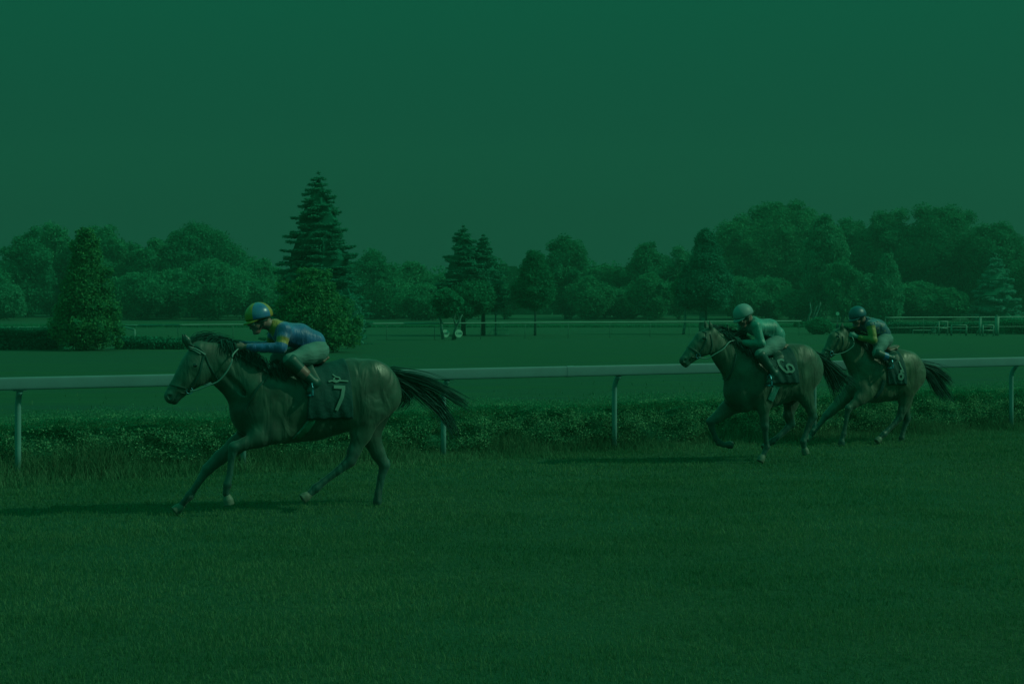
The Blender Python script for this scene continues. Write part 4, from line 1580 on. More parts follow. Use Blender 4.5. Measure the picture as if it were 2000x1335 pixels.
# ---- leading horse (number 7)
f1 = Frame(600, 16.2)
J1 = dict(
    body=[(493, 766, 840, .14), (508, 740, 858, .19), (537, 724, 862, .225), (570, 718, 861, .25), (612, 718, 857, .265), (655, 712, 844, .26), (693, 701, 826, .245), (724, 705, 811, .225), (745, 723, 796, .165)],
    neck=[(520, 778, .30, .17), (495, 757, .262, .145), (467, 733, .225, .11), (440, 714, .195, .09), (412, 700, .165, .08)],
    head=[(390, 688, .12, .082), (381, 721, .162, .098), (364, 741, .122, .078), (348, 759, .092, .062), (336, 773, .082, .056)],
    ear=[(370, 677), (357, 650)], eye=(377, 713), muscle=[],
    lumps=[(500, 760, .13, 520, 820, .17, .14, .09, .08, .06), (540, 760, .15, 552, 835, .12, .10, .09, .08, .05),
           (722, 745, .13, 742, 775, .22, .19, .11, .10, .07), (700, 790, .15, 690, 815, .14, .10, .09, .08, .06), (480, 805, .07, 500, 842, .11, .10, .09, .09, .05),
           (560, 728, .03, 590, 722, .08, .06, .05, .05, .06)],
    cuts=[(520, 745, .30, 560, 850, .028, .05), (676, 760, .34, 684, 830, .05, .06), (430, 728, .13, 500, 790, .022, .04), (735, 740, .30, 715, 800, .02, .05)],
    nf=[(533, 845, -.15, .115, .75), (505, 856, -.15, .088, .75), (480, 866, -.15, .066, .8), (457, 873, -.15, .058, .9), (452, 893, -.15, .036, .85), (449, 925, -.15, .032, .85), (444, 946, -.15, .042, .9), (441, 962, -.15, .032, .95), (445, 974, -.15, .036, 1)],
    ff=[(498, 840, .13, .13, .7), (462, 868, .13, .092, .75), (430, 893, .13, .074, .8), (405, 916, .13, .060, .9), (394, 932, .13, .041, .85), (378, 956, .13, .035, .85), (370, 968, .13, .046, .9), (360, 979, .13, .034, .95), (350, 991, .13, .038, 1)],
    nh=[(722, 800, -.15, .18, .6), (706, 846, -.15, .105, .65), (692, 880, -.15, .07, .75), (684, 900, -.15, .062, .8), (660, 919, -.15, .042, .8), (632, 940, -.15, .038, .85), (617, 953, -.15, .048, .9), (607, 962, -.15, .037, .95), (600, 968, -.15, .038, 1)],
    fh=[(738, 795, .14, .17, .6), (722, 848, .14, .115, .65), (738, 884, .14, .078, .75), (751, 908, .14, .063, .8), (745, 930, .14, .043, .8), (739, 962, .14, .04, .85), (737, 979, .14, .048, .9), (735, 990, .14, .036, .95), (733, 996, .14, .036, 1)],
    hoof=dict(nf=(449, 990), ff=(338, 1000), nh=(586, 977), fh=(730, 1004)),
    mane=[[(372 + i_ * 9, 668 - 0.3 * i_ + (i_ ** 1.6) * .55, .02), (384 + i_ * 9, 655 + (i_ ** 1.6) * .6, .03), (402 + i_ * 9, 653 + (i_ ** 1.6) * .75, .05), (418 + i_ * 9, 662 + i_ ** 1.6 * .8, .06)] for i_ in range(12)],
    tail=[[(762, 729, 0), (785, 738, 0), (815, 752, .02), (850, 776, .03), (876, 812, .03), (893, 862, .02)],
          [(762, 731, 0), (785, 745, 0), (812, 762, .02), (850, 790, .0), (880, 830, .03), (896, 855, .03)],
          [(762, 727, 0), (790, 734, 0), (828, 742, .0), (870, 764, .03), (905, 786, .03), (920, 800, .03)],
          [(763, 733, 0), (782, 748, 0), (800, 766, .0), (792, 782, .03), (770, 800, .03)]],
)
h1, B1 = build_horse(f1, J1, M['coat1'], 'dark bay racehorse wearing black saddle cloth number 7 leading the race',
                     dict(nf='hoof', ff='hoof', nh='hoof', fh='hoof_dark'))

# ---- second horse (number 6)
f2 = Frame(1510, 21.3)
J2 = dict(
    body=[(1440, 742, 792, .14), (1452, 716, 800, .19), (1474, 698, 800, .235), (1500, 690, 794, .265), (1528, 682, 784, .28), (1550, 672, 772, .265), (1566, 676, 764, .235), (1576, 692, 752, .17)],
    neck=[(1466, 742, .29, .17), (1448, 722, .265, .145), (1430, 700, .225, .11), (1414, 684, .19, .09), (1402, 673, .155, .08)],
    head=[(1388, 655, .12, .082), (1375, 669, .158, .098), (1360, 682, .122, .078), (1348, 694, .092, .062), (1338, 704, .08, .056)],
    ear=[(1386, 645), (1381, 626)], eye=(1369, 660), muscle=[],
    lumps=[(1460, 725, .13, 1476, 770, .17, .14, .09, .08, .06), (1488, 725, .15, 1496, 775, .11, .10, .09, .08, .05),
           (1556, 705, .13, 1566, 728, .21, .19, .11, .10, .07), (1548, 745, .15, 1545, 762, .13, .10, .08, .08, .06), (1440, 765, .07, 1450, 790, .12, .10, .09, .09, .05)],
    cuts=[(1480, 712, .30, 1503, 785, .028, .05), (1538, 715, .34, 1540, 770, .05, .06)],
    nf=[(1482, 768, -.15, .125, .72), (1491, 795, -.15, .085, .75), (1493, 815, -.15, .064, .8), (1494, 832, -.15, .058, .9), (1495, 846, -.15, .038, .85), (1497, 863, -.15, .034, .85), (1498, 873, -.15, .044, .9), (1493, 883, -.15, .034, .95), (1488, 893, -.15, .037, 1)],
    ff=[(1440, 782, .14, .15, .7), (1418, 800, .14, .105, .75), (1402, 813, .14, .078, .8), (1388, 823, .14, .063, .9), (1390, 836, .14, .042, .85), (1398, 856, .14, .037, .85), (1404, 864, .14, .046, .9), (1413, 868, .14, .036, .95), (1422, 868, .14, .038, 1)],
    nh=[(1566, 745, -.15, .17, .6), (1575, 778, -.15, .105, .65), (1584, 800, -.15, .07, .75), (1588, 814, -.15, .062, .8), (1580, 830, -.15, .042, .8), (1573, 850, -.15, .038, .85), (1569, 862, -.15, .048, .9), (1570, 871, -.15, .036, .95), (1572, 878, -.15, .038, 1)],
    fh=[(1562, 745, .14, .17, .6), (1545, 785, .14, .11, .65), (1540, 810, .14, .078, .75), (1545, 828, .14, .063, .8), (1532, 842, .14, .042, .8), (1516, 856, .14, .038, .85), (1508, 862, .14, .048, .9), (1502, 866, .14, .036, .95), (1497, 870, .14, .037, 1)],
    hoof=dict(nf=(1482, 905), ff=(1434, 869), nh=(1575, 890), fh=(1489, 876)),
    mane=[[(1384 + i_ * 7, 644 + (i_ ** 1.5) * .7, .02), (1392 + i_ * 7, 636 + (i_ ** 1.5) * .8, .03), (1402 + i_ * 7, 637 + (i_ ** 1.5) * .9, .05), (1410 + i_ * 7, 646 + i_ ** 1.5 * .9, .06)] for i_ in range(10)],
    tail=[[(1584, 690, 0), (1604, 700, .05), (1622, 720, .1), (1636, 745, .15), (1650, 772, .15)],
          [(1584, 690, 0), (1604, 704, .05), (1618, 728, .1), (1630, 755, .1), (1640, 785, .1)],
          [(1584, 690, 0), (1608, 700, .05), (1630, 722, .1), (1655, 742, .15), (1668, 752, .15)]],
)
h2, B2 = build_horse(f2, J2, M['coat2'], 'bay racehorse wearing black saddle cloth number 6 running second',
                     dict(nf='hoof', ff='hoof_dark', nh='hoof', fh='hoof'))

# ---- third horse (number 8)
f3 = Frame(1715, 24.1)
J3 = dict(
    body=[(1678, 736, 776, .14), (1688, 712, 784, .19), (1704, 696, 786, .235), (1722, 688, 782, .265), (1742, 686, 780, .28), (1757, 683, 772, .265), (1770, 688, 766, .235), (1780, 702, 758, .17)],
    neck=[(1700, 738, .29, .17), (1690, 718, .265, .145), (1676, 698, .23, .11), (1664, 682, .19, .09), (1654, 672, .155, .08)],
    head=[(1643, 654, .12, .082), (1635, 666, .158, .098), (1627, 677, .124, .078), (1619, 686, .092, .062), (1612, 693, .08, .056)],
    ear=[(1640, 646), (1640, 629)], eye=(1630, 657), muscle=[],
    lumps=[(1692, 720, .13, 1702, 760, .17, .14, .09, .08, .06), (1715, 720, .15, 1720, 765, .11, .10, .09, .08, .05),
           (1764, 715, .13, 1772, 732, .21, .19, .11, .10, .07), (1760, 750, .15, 1757, 765, .13, .10, .08, .08, .06), (1674, 755, .07, 1682, 775, .12, .10, .09, .09, .05)],
    cuts=[(1708, 705, .30, 1722, 775, .028, .05), (1751, 715, .34, 1753, 770, .05, .06)],
    nf=[(1692, 766, -.15, .125, .72), (1680, 779, -.15, .09, .75), (1668, 789, -.15, .067, .8), (1657, 797, -.15, .058, .9), (1654, 811, -.15, .037, .85), (1650, 836, -.15, .033, .85), (1648, 847, -.15, .043, .9), (1645, 855, -.15, .033, .95), (1644, 861, -.15, .036, 1)],
    ff=[(1668, 762, .14, .14, .7), (1642, 785, .14, .10, .75), (1626, 800, .14, .075, .8), (1613, 812, .14, .060, .9), (1606, 822, .14, .041, .85), (1594, 837, .14, .036, .85), (1588, 843, .14, .046, .9), (1584, 849, .14, .035, .95), (1580, 854, .14, .038, 1)],
    nh=[(1772, 755, -.15, .17, .6), (1768, 780, -.15, .105, .65), (1762, 801, -.15, .07, .75), (1758, 814, -.15, .062, .8), (1748, 826, -.15, .042, .8), (1734, 840, -.15, .038, .85), (1727, 847, -.15, .048, .9), (1721, 852, -.15, .036, .95), (1717, 857, -.15, .038, 1)],
    fh=[(1776, 752, .14, .17, .6), (1768, 783, .14, .11, .65), (1768, 803, .14, .078, .75), (1772, 817, .14, .063, .8), (1768, 829, .14, .042, .8), (1763, 846, .14, .038, .85), (1761, 855, .14, .047, .9), (1760, 861, .14, .036, .95), (1758, 865, .14, .037, 1)],
    hoof=dict(nf=(1643, 870), ff=(1573, 860), nh=(1709, 865), fh=(1756, 870)),
    mane=[[(1638 + i_ * 7, 648 + (i_ ** 1.5) * .7, .02), (1645 + i_ * 7, 641 + (i_ ** 1.5) * .8, .03), (1654 + i_ * 7, 641 + (i_ ** 1.5) * .9, .05), (1661 + i_ * 7, 650 + i_ ** 1.5 * .9, .06)] for i_ in range(9)],
    tail=[[(1795, 712, 0), (1812, 720, 0), (1828, 734, 0), (1842, 758, 0), (1862, 785, 0)],
          [(1795, 714, 0), (1810, 724, 0), (1822, 744, 0), (1834, 766, 0), (1850, 782, 0)],
          [(1795, 711, 0), (1815, 717, 0), (1834, 725, 0), (1850, 740, 0), (1860, 752, 0)]],
)
h3, B3 = build_horse(f3, J3, M['coat3'], 'brown racehorse wearing black saddle cloth number 8 running last by the rail',
                     dict(nf='hoof_dark', ff='hoof', nh='hoof', fh='hoof_dark'))


# ------------------------------------------------------------------ tack
def tube_obj(name, pts, r, m, parent, seg=6, flat=None):
    q = MB(); q.tube(pts, r, seg, flat); return q.build(name, m, parent, True)


def mirror(p):
    return np.array([p[0], -p[1], p[2]])


def smooth_path(pts, n=4):
    P = np.array(pts, float)
    out = []
    for i in range(len(P) - 1):
        a = P[max(i - 1, 0)]; b = P[i]; c = P[i + 1]; d = P[min(i + 2, len(P) - 1)]
        for t in np.linspace(0, 1, n, endpoint=False):
            out.append(.5 * ((2 * b) + (-a + c) * t + (2 * a - 5 * b + 4 * c - d) * t * t + (-a + 3 * b - 3 * c + d) * t ** 3))
    out.append(P[-1])
    return out


def tack(f, h, B, K):
    pxm = f.Y / F
    near = lambda a, b, y=-.28: f(a, b, y)
    # saddle cloth
    c0, c1 = K['cloth_front'], K['cloth_back']
    zc = f(K['axis'][0], K['axis'][1])[2]
    zb = near(*K['hem'])[2]
    x0 = lambda t: near(c0[0] + (c0[1] - c0[0]) * t, 720)[0]
    x1 = lambda t: near(c1[0] + (c1[1] - c1[0]) * t, 720)[0]
    cl = cloth_on('saddle_cloth', B, x0, x1, zc, zb, M['cloth'], h)
    for st, w in K['digits']:
        V, Q = ribbon(B, [near(a, b) for a, b in st], w, .034)
        npmesh('number', V, [Q], M['number'], cl)
    # girth
    for pts, w, mm in K['girth']:
        for sg_ in (-1, 1):
            straps('girth', B, [([near(a, b) for a, b in pts], w, .012, sg_)], mm, h)
    # bridle
    sp = []
    for pts, w in K['bridle']:
        P = [f(a, b, -.09) for a, b in pts]
        sp += [(P, w, .008, -1), (P, w, .008, 1)]
    straps('bridle', B, sp, M['strap'], h)
    sp = []
    for pts, w in K['white']:
        P = [f(a, b, -.09) for a, b in pts]
        sp += [(P, w, .010, -1), (P, w, .010, 1)]
    if sp:
        straps('browband', B, sp, M['white_strap'], h)
    bt = f(*K['bit'])
    for sg_ in (-1, 1):
        y_ = (B.side(bt[0], bt[2], sg_) or .06) + .012
        q = MB()
        q.tube([(bt[0] + .032 * math.cos(a), sg_ * y_, bt[2] + .032 * math.sin(a)) for a in np.linspace(0, 2 * math.pi, 15)], .005, 6, cap=False)
        q.build('bit_ring', M['steel'], h, True)
    rein = [f(*p) for p in K['rein']]
    tube_obj('rein', smooth_path(rein), .0085, M['white_strap'], h, 6)
    tube_obj('rein', smooth_path([mirror(p) for p in rein]), .0085, M['white_strap'], h, 6)
    if 'neckstrap' in K:
        for pts, mm in K['neckstrap']:
            P = [f(a, b, -.2) for a, b in pts]
            straps('neck_strap', B, [(P, .022, .012, -1), (P, .022, .012, 1)], mm, h)
    # saddle
    s0, s1 = f(*K['saddle'][0]), f(*K['saddle'][1])
    sb = Body([Prim(s0, s1, .045, .035, .15, .13, .02), Prim(s1, s1 + np.array([.07, 0, .035]), .035, .022, .12, .10, .02)], .01)
    fl = Body([Prim(s0 + np.array([.02, -.19, -.08]), s0 + np.array([.07, -.25, -.22]), .09, .10, .02, .02, .04), Prim(s0 + np.array([.02, .19, -.08]), s0 + np.array([.07, .25, -.22]), .09, .10, .02, .02, .04)], .01)
    sd_o = sb.mesh('saddle', M['saddle'], h)
    fl.mesh('saddle_flap', M['strap'], sd_o)
    # stirrups
    st = f(*K['stirrup'])
    for sg_ in (1, -1):
        s_ = np.array([st[0], st[1] * sg_, st[2]])
        q = MB()
        q.tube([s_ + np.array(v) for v in ((0, -.055, -.05), (0, -.06, 0), (0, -.035, .07), (0, 0, .10), (0, .035, .07), (0, .06, 0), (0, .055, -.05), (0, 0, -.055), (0, -.055, -.05))], .010, 8, cap=False)
        q.tube([s_ + np.array(v) for v in ((-.02, -.05, -.052), (-.02, .05, -.052))], .014, 8)
        so = q.build('stirrup', M['steel'], h, True)
        top = s0 + np.array([.05, -.24 * sg_ * (1 if st[1] < 0 else -1), -.14])
        tube_obj('stirrup_leather', [tuple(s_ + np.array([0, 0, .10])), tuple((s_ + np.array([0, 0, .1]) + top) / 2), tuple(top)], .010, M['strap'], h, 6, (1.2, .4))


# ------------------------------------------------------------------ jockeys
def hand_prims(wr, hc, inward, k=.006):
    d = hc - wr
    d /= np.linalg.norm(d)
    n = np.array(inward, float); n -= (n @ d) * d; n /= np.linalg.norm(n)
    kx = np.cross(d, n)
    if kx[2] < 0:
        kx = -kx
    pr = []
    for i, (l, r) in enumerate(((.86, .0086), (1.0, .0092), (.96, .0090), (.90, .0088))):
        b = hc + d * .030 + kx * (i - 1.5) * .0205
        p1 = b + (d * .026 + n * .010) * l
        p2 = p1 + (-d * .002 + n * .026) * l
        p3 = p2 + (-d * .022 + n * .004) * l
        pr += [Prim(hc + kx * (i - 1.5) * .014 - d * .02, b, .012, .0105, k=.012), Prim(b, p1, r * 1.05, r, k=k), Prim(p1, p2, r, r * .95, k=k), Prim(p2, p3, r * .95, r * .8, k=k)]
    t0 = hc - d * .025 + kx * .03
    t1 = hc + d * .004 + kx * .048 + n * .012
    t2 = t1 + d * .018 + n * .022
    pr += [Prim(t0, t1, .014, .0115, k=.012), Prim(t1, t2, .0112, .009, k=k)]
    pr.append(Prim(hc - d * .025, hc + d * .018, .030, .034, .022, .024, k=.015))
    return pr


def jockey(f, K, label, mats, hand_mat=None):
    P = {k: f(*v) for k, v in K['pts'].items()}
    for k in ('elbow', 'wrist', 'hand', 'hip', 'knee', 'ankle', 'toe', 'shoulder'):
        P[k + '_f'] = mirror(P[k])
    for k, v in K.get('far', {}).items():
        P[k + '_f'] = f(*v)
    hc = P['helmet']
    pit = R(K['pitch'])
    fw = np.array([-math.cos(pit), 0, -math.sin(pit)])
    up = np.array([-math.sin(pit), 0, math.cos(pit)])
    if K.get('turn'):
        a = R(K['turn'])
        fw = np.array([fw[0] * math.cos(a), -math.sin(a) * abs(fw[0]), fw[2]])
        fw /= np.linalg.norm(fw)
    sd_ = np.cross(up, fw)
    sd_ /= np.linalg.norm(sd_)
    if sd_[1] > 0:
        sd_ = -sd_          # towards the camera side
    # head and skin
    skin = [Prim(hc - up * .02 + fw * .01, hc - up * .035 - fw * .01, .098, .095, .078, .075, .03),
            Prim(hc - up * .08 + fw * .055, hc - up * .135 + fw * .06, .062, .042, .055, .036, .03),
            Prim(hc - up * .075 + fw * .108, hc - up * .098 + fw * .122, .011, .015, .010, .014, .012),   # nose
            Prim(hc - up * .150 + fw * .085, hc - up * .155 + fw * .092, .018, .016, .02, .018, .015),     # chin
            Prim(hc - up * .118 + fw * .098, hc - up * .121 + fw * .100, .009, .009, .022, .022, .006),   # lips
            Prim(hc - up * .120 + fw * .112, hc - up * .120 + fw * .118, .0035, .0035, .02, .02, .003, cut=True)]
    for sg_ in (-1, 1):
        skin.append(Prim(hc - up * .085 + fw * .07 + sd_ * .038 * sg_, hc - up * .09 + fw * .06 + sd_ * .04 * sg_, .026, .026, .018, .018, .02))   # cheek
        skin.append(Prim(hc - up * .065 - fw * .005 + sd_ * .078 * sg_, hc - up * .095 - fw * .0 + sd_ * .074 * sg_, .018, .012, .008, .006, .006))  # ear
        skin.append(Prim(hc - up * .052 + fw * .10 + sd_ * .033 * sg_, hc - up * .052 + fw * .104 + sd_ * .033 * sg_, .013, .013, .014, .014, .01, cut=True))
    neck0 = hc - up * .07 - fw * .035
    skin += [Prim(neck0, P['chest'] + np.array([.0, 0, .03]), .055, .07, .055, .08, .03)]
    o_ = -.012
    torso = [('chest', .125, .165), ('mid', .128, .150), ('waist', .118, .135), ('pelvis', .128, .155)]
    tw = K.get('torso', 1.0)
    body = list(skin)
    for i in range(3):
        a, b = torso[i], torso[i + 1]
        body.append(Prim(P[a[0]], P[b[0]], a[1] * tw + o_, b[1] * tw + o_, a[2] * tw + o_, b[2] * tw + o_, .03))
    for s in ('', '_f'):
        body += [Prim(P['chest'] + (P['shoulder' + s] - P['chest']) * .5, P['shoulder' + s], .08, .055, k=.03),
                 Prim(P['shoulder' + s], P['elbow' + s], .050, .038, k=.03), Prim(P['elbow' + s], P['wrist' + s], .038, .025, k=.02),
                 Prim(P['wrist' + s], P['hand' + s], .024, .026, .022, .020, .012),
                 Prim(P['hip' + s], P['knee' + s], .085, .055, k=.03), Prim(P['knee' + s], P['ankle' + s], .052, .036, k=.02), Prim(P['ankle' + s], P['toe' + s], .036, .028, k=.02)]
        inw = (0, 1, -.25) if s == '' else (0, -1, -.25)
        body += hand_prims(P['wrist' + s], P['hand' + s], inw)
    person = Body(body, .0068).mesh('person', M['skin'], None, .01, 1)
    person.location = (f.X, f.Y, 0)
    person.rotation_euler = (0, 0, R(YAW))
    tag(person, label, 'person', 'jockeys riding the race')
    # jersey
    js = []
    for i in range(2):
        a, b = torso[i], torso[i + 1]
        js.append(Prim(P[a[0]], P[b[0]], a[1] * tw, b[1] * tw, a[2] * tw, b[2] * tw, .03, 0))
    pe = P['waist'] * .55 + P['pelvis'] * .45
    js.append(Prim(P['waist'], pe, .122 * tw, .12 * tw, .14 * tw, .14 * tw, .02, 0))
    js.append(Prim(neck0 * .45 + P['chest'] * .55 + np.array([0, 0, .02]), P['chest'], .085, .11, .09, .14, .03, K.get('collar', 0)))
    for s in ('', '_f'):
        sh, el, wr = P['shoulder' + s], P['elbow' + s], P['wrist' + s]
        js.append(Prim(P['chest'] + (sh - P['chest']) * .4, sh, .10, .072, k=.04, tag=0))
        b0, b1 = K.get('band', (2, 2))
        cuts = [0, b0, b1, 1] if b0 < 1 else [0, 1]
        for i in range(len(cuts) - 1):
            t0, t1 = cuts[i], cuts[i + 1]
            js.append(Prim(sh + (el - sh) * t0, sh + (el - sh) * t1, .070 - .014 * t0, .070 - .014 * t1, k=.02, tag=1.0 if (i == 1) else K.get('sleeve', 0)))
        js.append(Prim(el, wr * .94 + el * .06, .056, .036, k=.025, tag=K.get('sleeve', 0)))
        # billowing folds
        for t_ in (.25, .55, .8):
            c_ = el + (wr - el) * t_
            js.append(Prim(c_ + np.array([0, 0, -.012]), c_ + np.array([.02, 0, -.02]), .042, .036, k=.02, tag=K.get('sleeve', 0)))
    for i in range(7):      # folds across the back
        t_ = i / 6
        c_ = P['chest'] * (1 - t_) + P['waist'] * t_
        js.append(Prim(c_ + np.array([.02, -.10, .05]), c_ + np.array([-.05, -.115, -.05]), .030, .022, .03, .02, .02, 0))
        js.append(Prim(c_ + np.array([.02, .10, .05]), c_ + np.array([-.05, .115, -.05]), .030, .022, .03, .02, .02, 0))
    JB = Body(js, .0085)
    jersey = JB.mesh('jersey', mats['jersey'], person, .006, 1)
    # breeches
    br = [Prim(P['pelvis'] * .75 + P['waist'] * .25, P['pelvis'], .128 * tw, .14 * tw, .15 * tw, .165 * tw, .03)]
    for s in ('', '_f'):
        br += [Prim(P['pelvis'] * .35 + P['hip' + s] * .65, P['hip' + s] + (P['knee' + s] - P['hip' + s]) * .3, .125, .102, k=.05),
               Prim(P['hip' + s] + (P['knee' + s] - P['hip' + s]) * .3, P['knee' + s], .102, .066, k=.04),
               Prim(P['knee' + s], P['knee' + s] + (P['ankle' + s] - P['knee' + s]) * .15, .066, .056, k=.03)]
    Body(br, .0085).mesh('breeches', M['breeches'], person, .01, 2)
    # boots
    for s in ('', '_f'):
        kn, an, to = P['knee' + s], P['ankle' + s], P['toe' + s]
        L0 = kn + (an - kn) * .06
        L1 = kn + (an - kn) * .40
        L2 = kn + (an - kn) * .60
        bb = Body([Prim(L0, L1, .084, .064, k=.01), Prim(L2, an, .054, .044, k=.015), Prim(L1, L2, .05, .05, k=.01), Prim(an, to, .044, .030, .038, .034, .02),
                   Prim(an - (to - an) * .25, an, .036, .042, .03, .036, .02)], .0085).mesh('boot', M['boot'], person)
        q = Body([Prim(L1, L2, .064, .060, k=.01)], .0085).mesh('boot_cuff', mats.get('cuff', M['boot_brown']), bb)
    # goggles, chin strap
    q = MB()
    for sg_ in (-1, 1):
        c_ = hc - up * .052 + fw * .100 + sd_ * .034 * sg_
        q.tube([c_, c_ + fw * .022], [.036, .029], 14, flat=(1, .85))
    gg = q.build('goggles', M['goggle'], person, True)
    q = MB()
    pts = [hc - up * .045 + fw * (.088 * math.cos(a)) + sd_ * (.088 * math.sin(a)) for a in np.linspace(-2.2, 2.2, 25)]
    q.tube(pts, .009, 6, flat=(.5, 1.6))
    q.build('goggle_strap', M['black'], gg, True)
    # dark scarf and chin strap round the jaw
    q = MB()
    q.tube([hc - up * .03 + sd_ * .084, hc - up * .10 + sd_ * .064 + fw * .03, hc - up * .165 + fw * .062, hc - up * .10 - sd_ * .064 + fw * .03, hc - up * .03 - sd_ * .084], .007, 6, flat=(1.5, .6))
    q.build('chin_strap', M['black'], person, True)
    # helmet
    VV, mi, Q = [], [], []
    nt_, np_ = 14, 36
    for i in range(nt_ + 1):
        th = i / nt_ * R(101)
        for j in range(np_):
            ph = 2 * math.pi * j / np_
            a = math.sin(th)
            ear = 1.0
            VV.append(hc + up * (.010 + .128 * math.cos(th)) + fw * (.140 * a * math.cos(ph) * ear) + sd_ * (.116 * a * math.sin(ph)))
    for i in range(nt_):
        for j in range(np_):
            Q.append((i * np_ + j, i * np_ + (j + 1) % np_, (i + 1) * np_ + (j + 1) % np_, (i + 1) * np_ + j))
            deg = (j + .5) / np_ * 360
            mi.append(mats['sector'](deg))
    hm = npmesh('helmet', np.array(VV), [np.array(Q)], mats['helmet'], person, True, mi=mi)
    md = hm.modifiers.new('thickness', 'SOLIDIFY'); md.thickness = .012; md.offset = -1
    # rim and peak
    q = MB()
    rim = [hc + up * (.010 + .128 * math.cos(R(101))) + fw * (.142 * math.sin(R(101)) * math.cos(p)) + sd_ * (.118 * math.sin(R(101)) * math.sin(p)) for p in np.linspace(0, 2 * math.pi, 37)]
    q.tube(rim, .0075, 6, cap=False)
    q.build('rim', mats['rim'], hm, True)
    pv = []
    npk = 16
    for i in range(npk + 1):
        a = R(-62 + 124 * i / npk)
        e = math.cos(a * 90 / 62 * .98)
        for rr_, dz in ((.985, 0.0), (1.0 + .34 * e, -.012 - .022 * e)):
            pv.append(hc + up * (-.012 + dz) + fw * (.140 * rr_ * math.cos(a)) + sd_ * (.116 * rr_ * math.sin(a)))
    pq = [(2 * i, 2 * i + 1, 2 * i + 3, 2 * i + 2) for i in range(npk)]
    pk = npmesh('peak', np.array(pv), [np.array(pq)], mats['rim'], hm, True)
    md = pk.modifiers.new('thickness', 'SOLIDIFY'); md.thickness = .008
    return person, P, JB, jersey, hm, (hc, fw, up, sd_)


def silk(name, a, b, rough=.46):
    return mat(name, a, rough, .5, attr='tone', attr_cols=[(0, a), (.46, a), (.54, b), (1, b)], bump=(8, .8, .035, (2.2, 1, .55)), sheen=.3, noise=(7, .3))


yel = C(54, 78, 22)
m_y = mat('yellow_shell', yel, .3, .5)
m_b = mat('pale_blue_shell', C(20, 74, 72), .3, .5, noise=(9, .4), col2=C(5, 56, 72))
m_w = mat('white_shell', C(38, 88, 68), .5, .3, noise=(8, .06))
m_n = mat('navy_shell', C(3, 52, 46), .4, .5)
f_ = lambda d: 1 if (40 < d < 125) or (220 < d < 305) else 0

p1, P1, JB1, jer1, hm1, hx1 = jockey(f1, dict(
    pts=dict(helmet=(506, 618, 0), chest=(556, 652, 0), mid=(585, 656, 0), waist=(612, 668, 0), pelvis=(617, 684, 0), shoulder=(556, 644, -.17), elbow=(549, 679, -.24), wrist=(482, 677, -.12),
             hand=(469, 678, -.085), hip=(612, 690, -.13), knee=(566, 703, -.27), ankle=(615, 748, -.31), toe=(604, 764, -.31)),
    far=dict(hand=(452, 672, .08), wrist=(466, 672, .12)),
    pitch=12, turn=14, collar=1.0, band=(.45, .85)),
    'jockey in blue and yellow silks with yellow and blue helmet riding the leading horse',
    dict(jersey=silk('blue_yellow_silk', C(6, 56, 70), yel), helmet=[m_y, m_b], sector=f_, rim=m_y))
p2, P2, JB2, jer2, hm2, hx2 = jockey(f2, dict(
    pts=dict(helmet=(1452, 614, 0), chest=(1481, 640, 0), mid=(1502, 641, 0), waist=(1515, 654, 0), pelvis=(1514, 668, 0), shoulder=(1476, 636, -.17), elbow=(1487, 671, -.25), wrist=(1451, 668, -.12),
             hand=(1440, 664, -.09), hip=(1510, 674, -.13), knee=(1484, 692, -.28), ankle=(1513, 730, -.32), toe=(1500, 746, -.32)),
    pitch=22, turn=10),
    'jockey in green silks and pale helmet crouched on the second horse',
    dict(jersey=silk('green_silk', C(10, 82, 58), C(16, 82, 62)), helmet=[m_w, m_w], sector=lambda d: 0, rim=m_w, cuff=M['boot']))
p3, P3, JB3, jer3, hm3, hx3 = jockey(f3, dict(
    pts=dict(helmet=(1675, 616, 0), chest=(1702, 636, 0), mid=(1714, 640, 0), waist=(1723, 651, 0), pelvis=(1726, 662, 0), shoulder=(1700, 635, -.17), elbow=(1706, 664, -.25), wrist=(1676, 658, -.12),
             hand=(1667, 655, -.09), hip=(1722, 667, -.12), knee=(1712, 690, -.27), ankle=(1743, 700, -.33), toe=(1738, 712, -.33)),
    pitch=14, turn=16, sleeve=1.0, band=(.42, .66)),
    'jockey in dark starred silks with yellow sleeves and dark starred helmet on the last horse',
    dict(jersey=silk('navy_yellow_silk', C(5, 54, 50), C(46, 76, 24)), helmet=[m_n, m_n], sector=lambda d: 0, rim=m_n, cuff=mat('blue_boot', C(6, 62, 72), .4, .5)))


def star_poly(c, u, v, r):
    pts = []
    for i in range(10):
        a = math.pi / 2 + i * math.pi / 5
        rr = r if i % 2 == 0 else r * .42
        pts.append(c + u * rr * math.cos(a) + v * rr * math.sin(a))
    return [c] + pts, [(0, 1 + i, 1 + (i + 1) % 10) for i in range(10)]


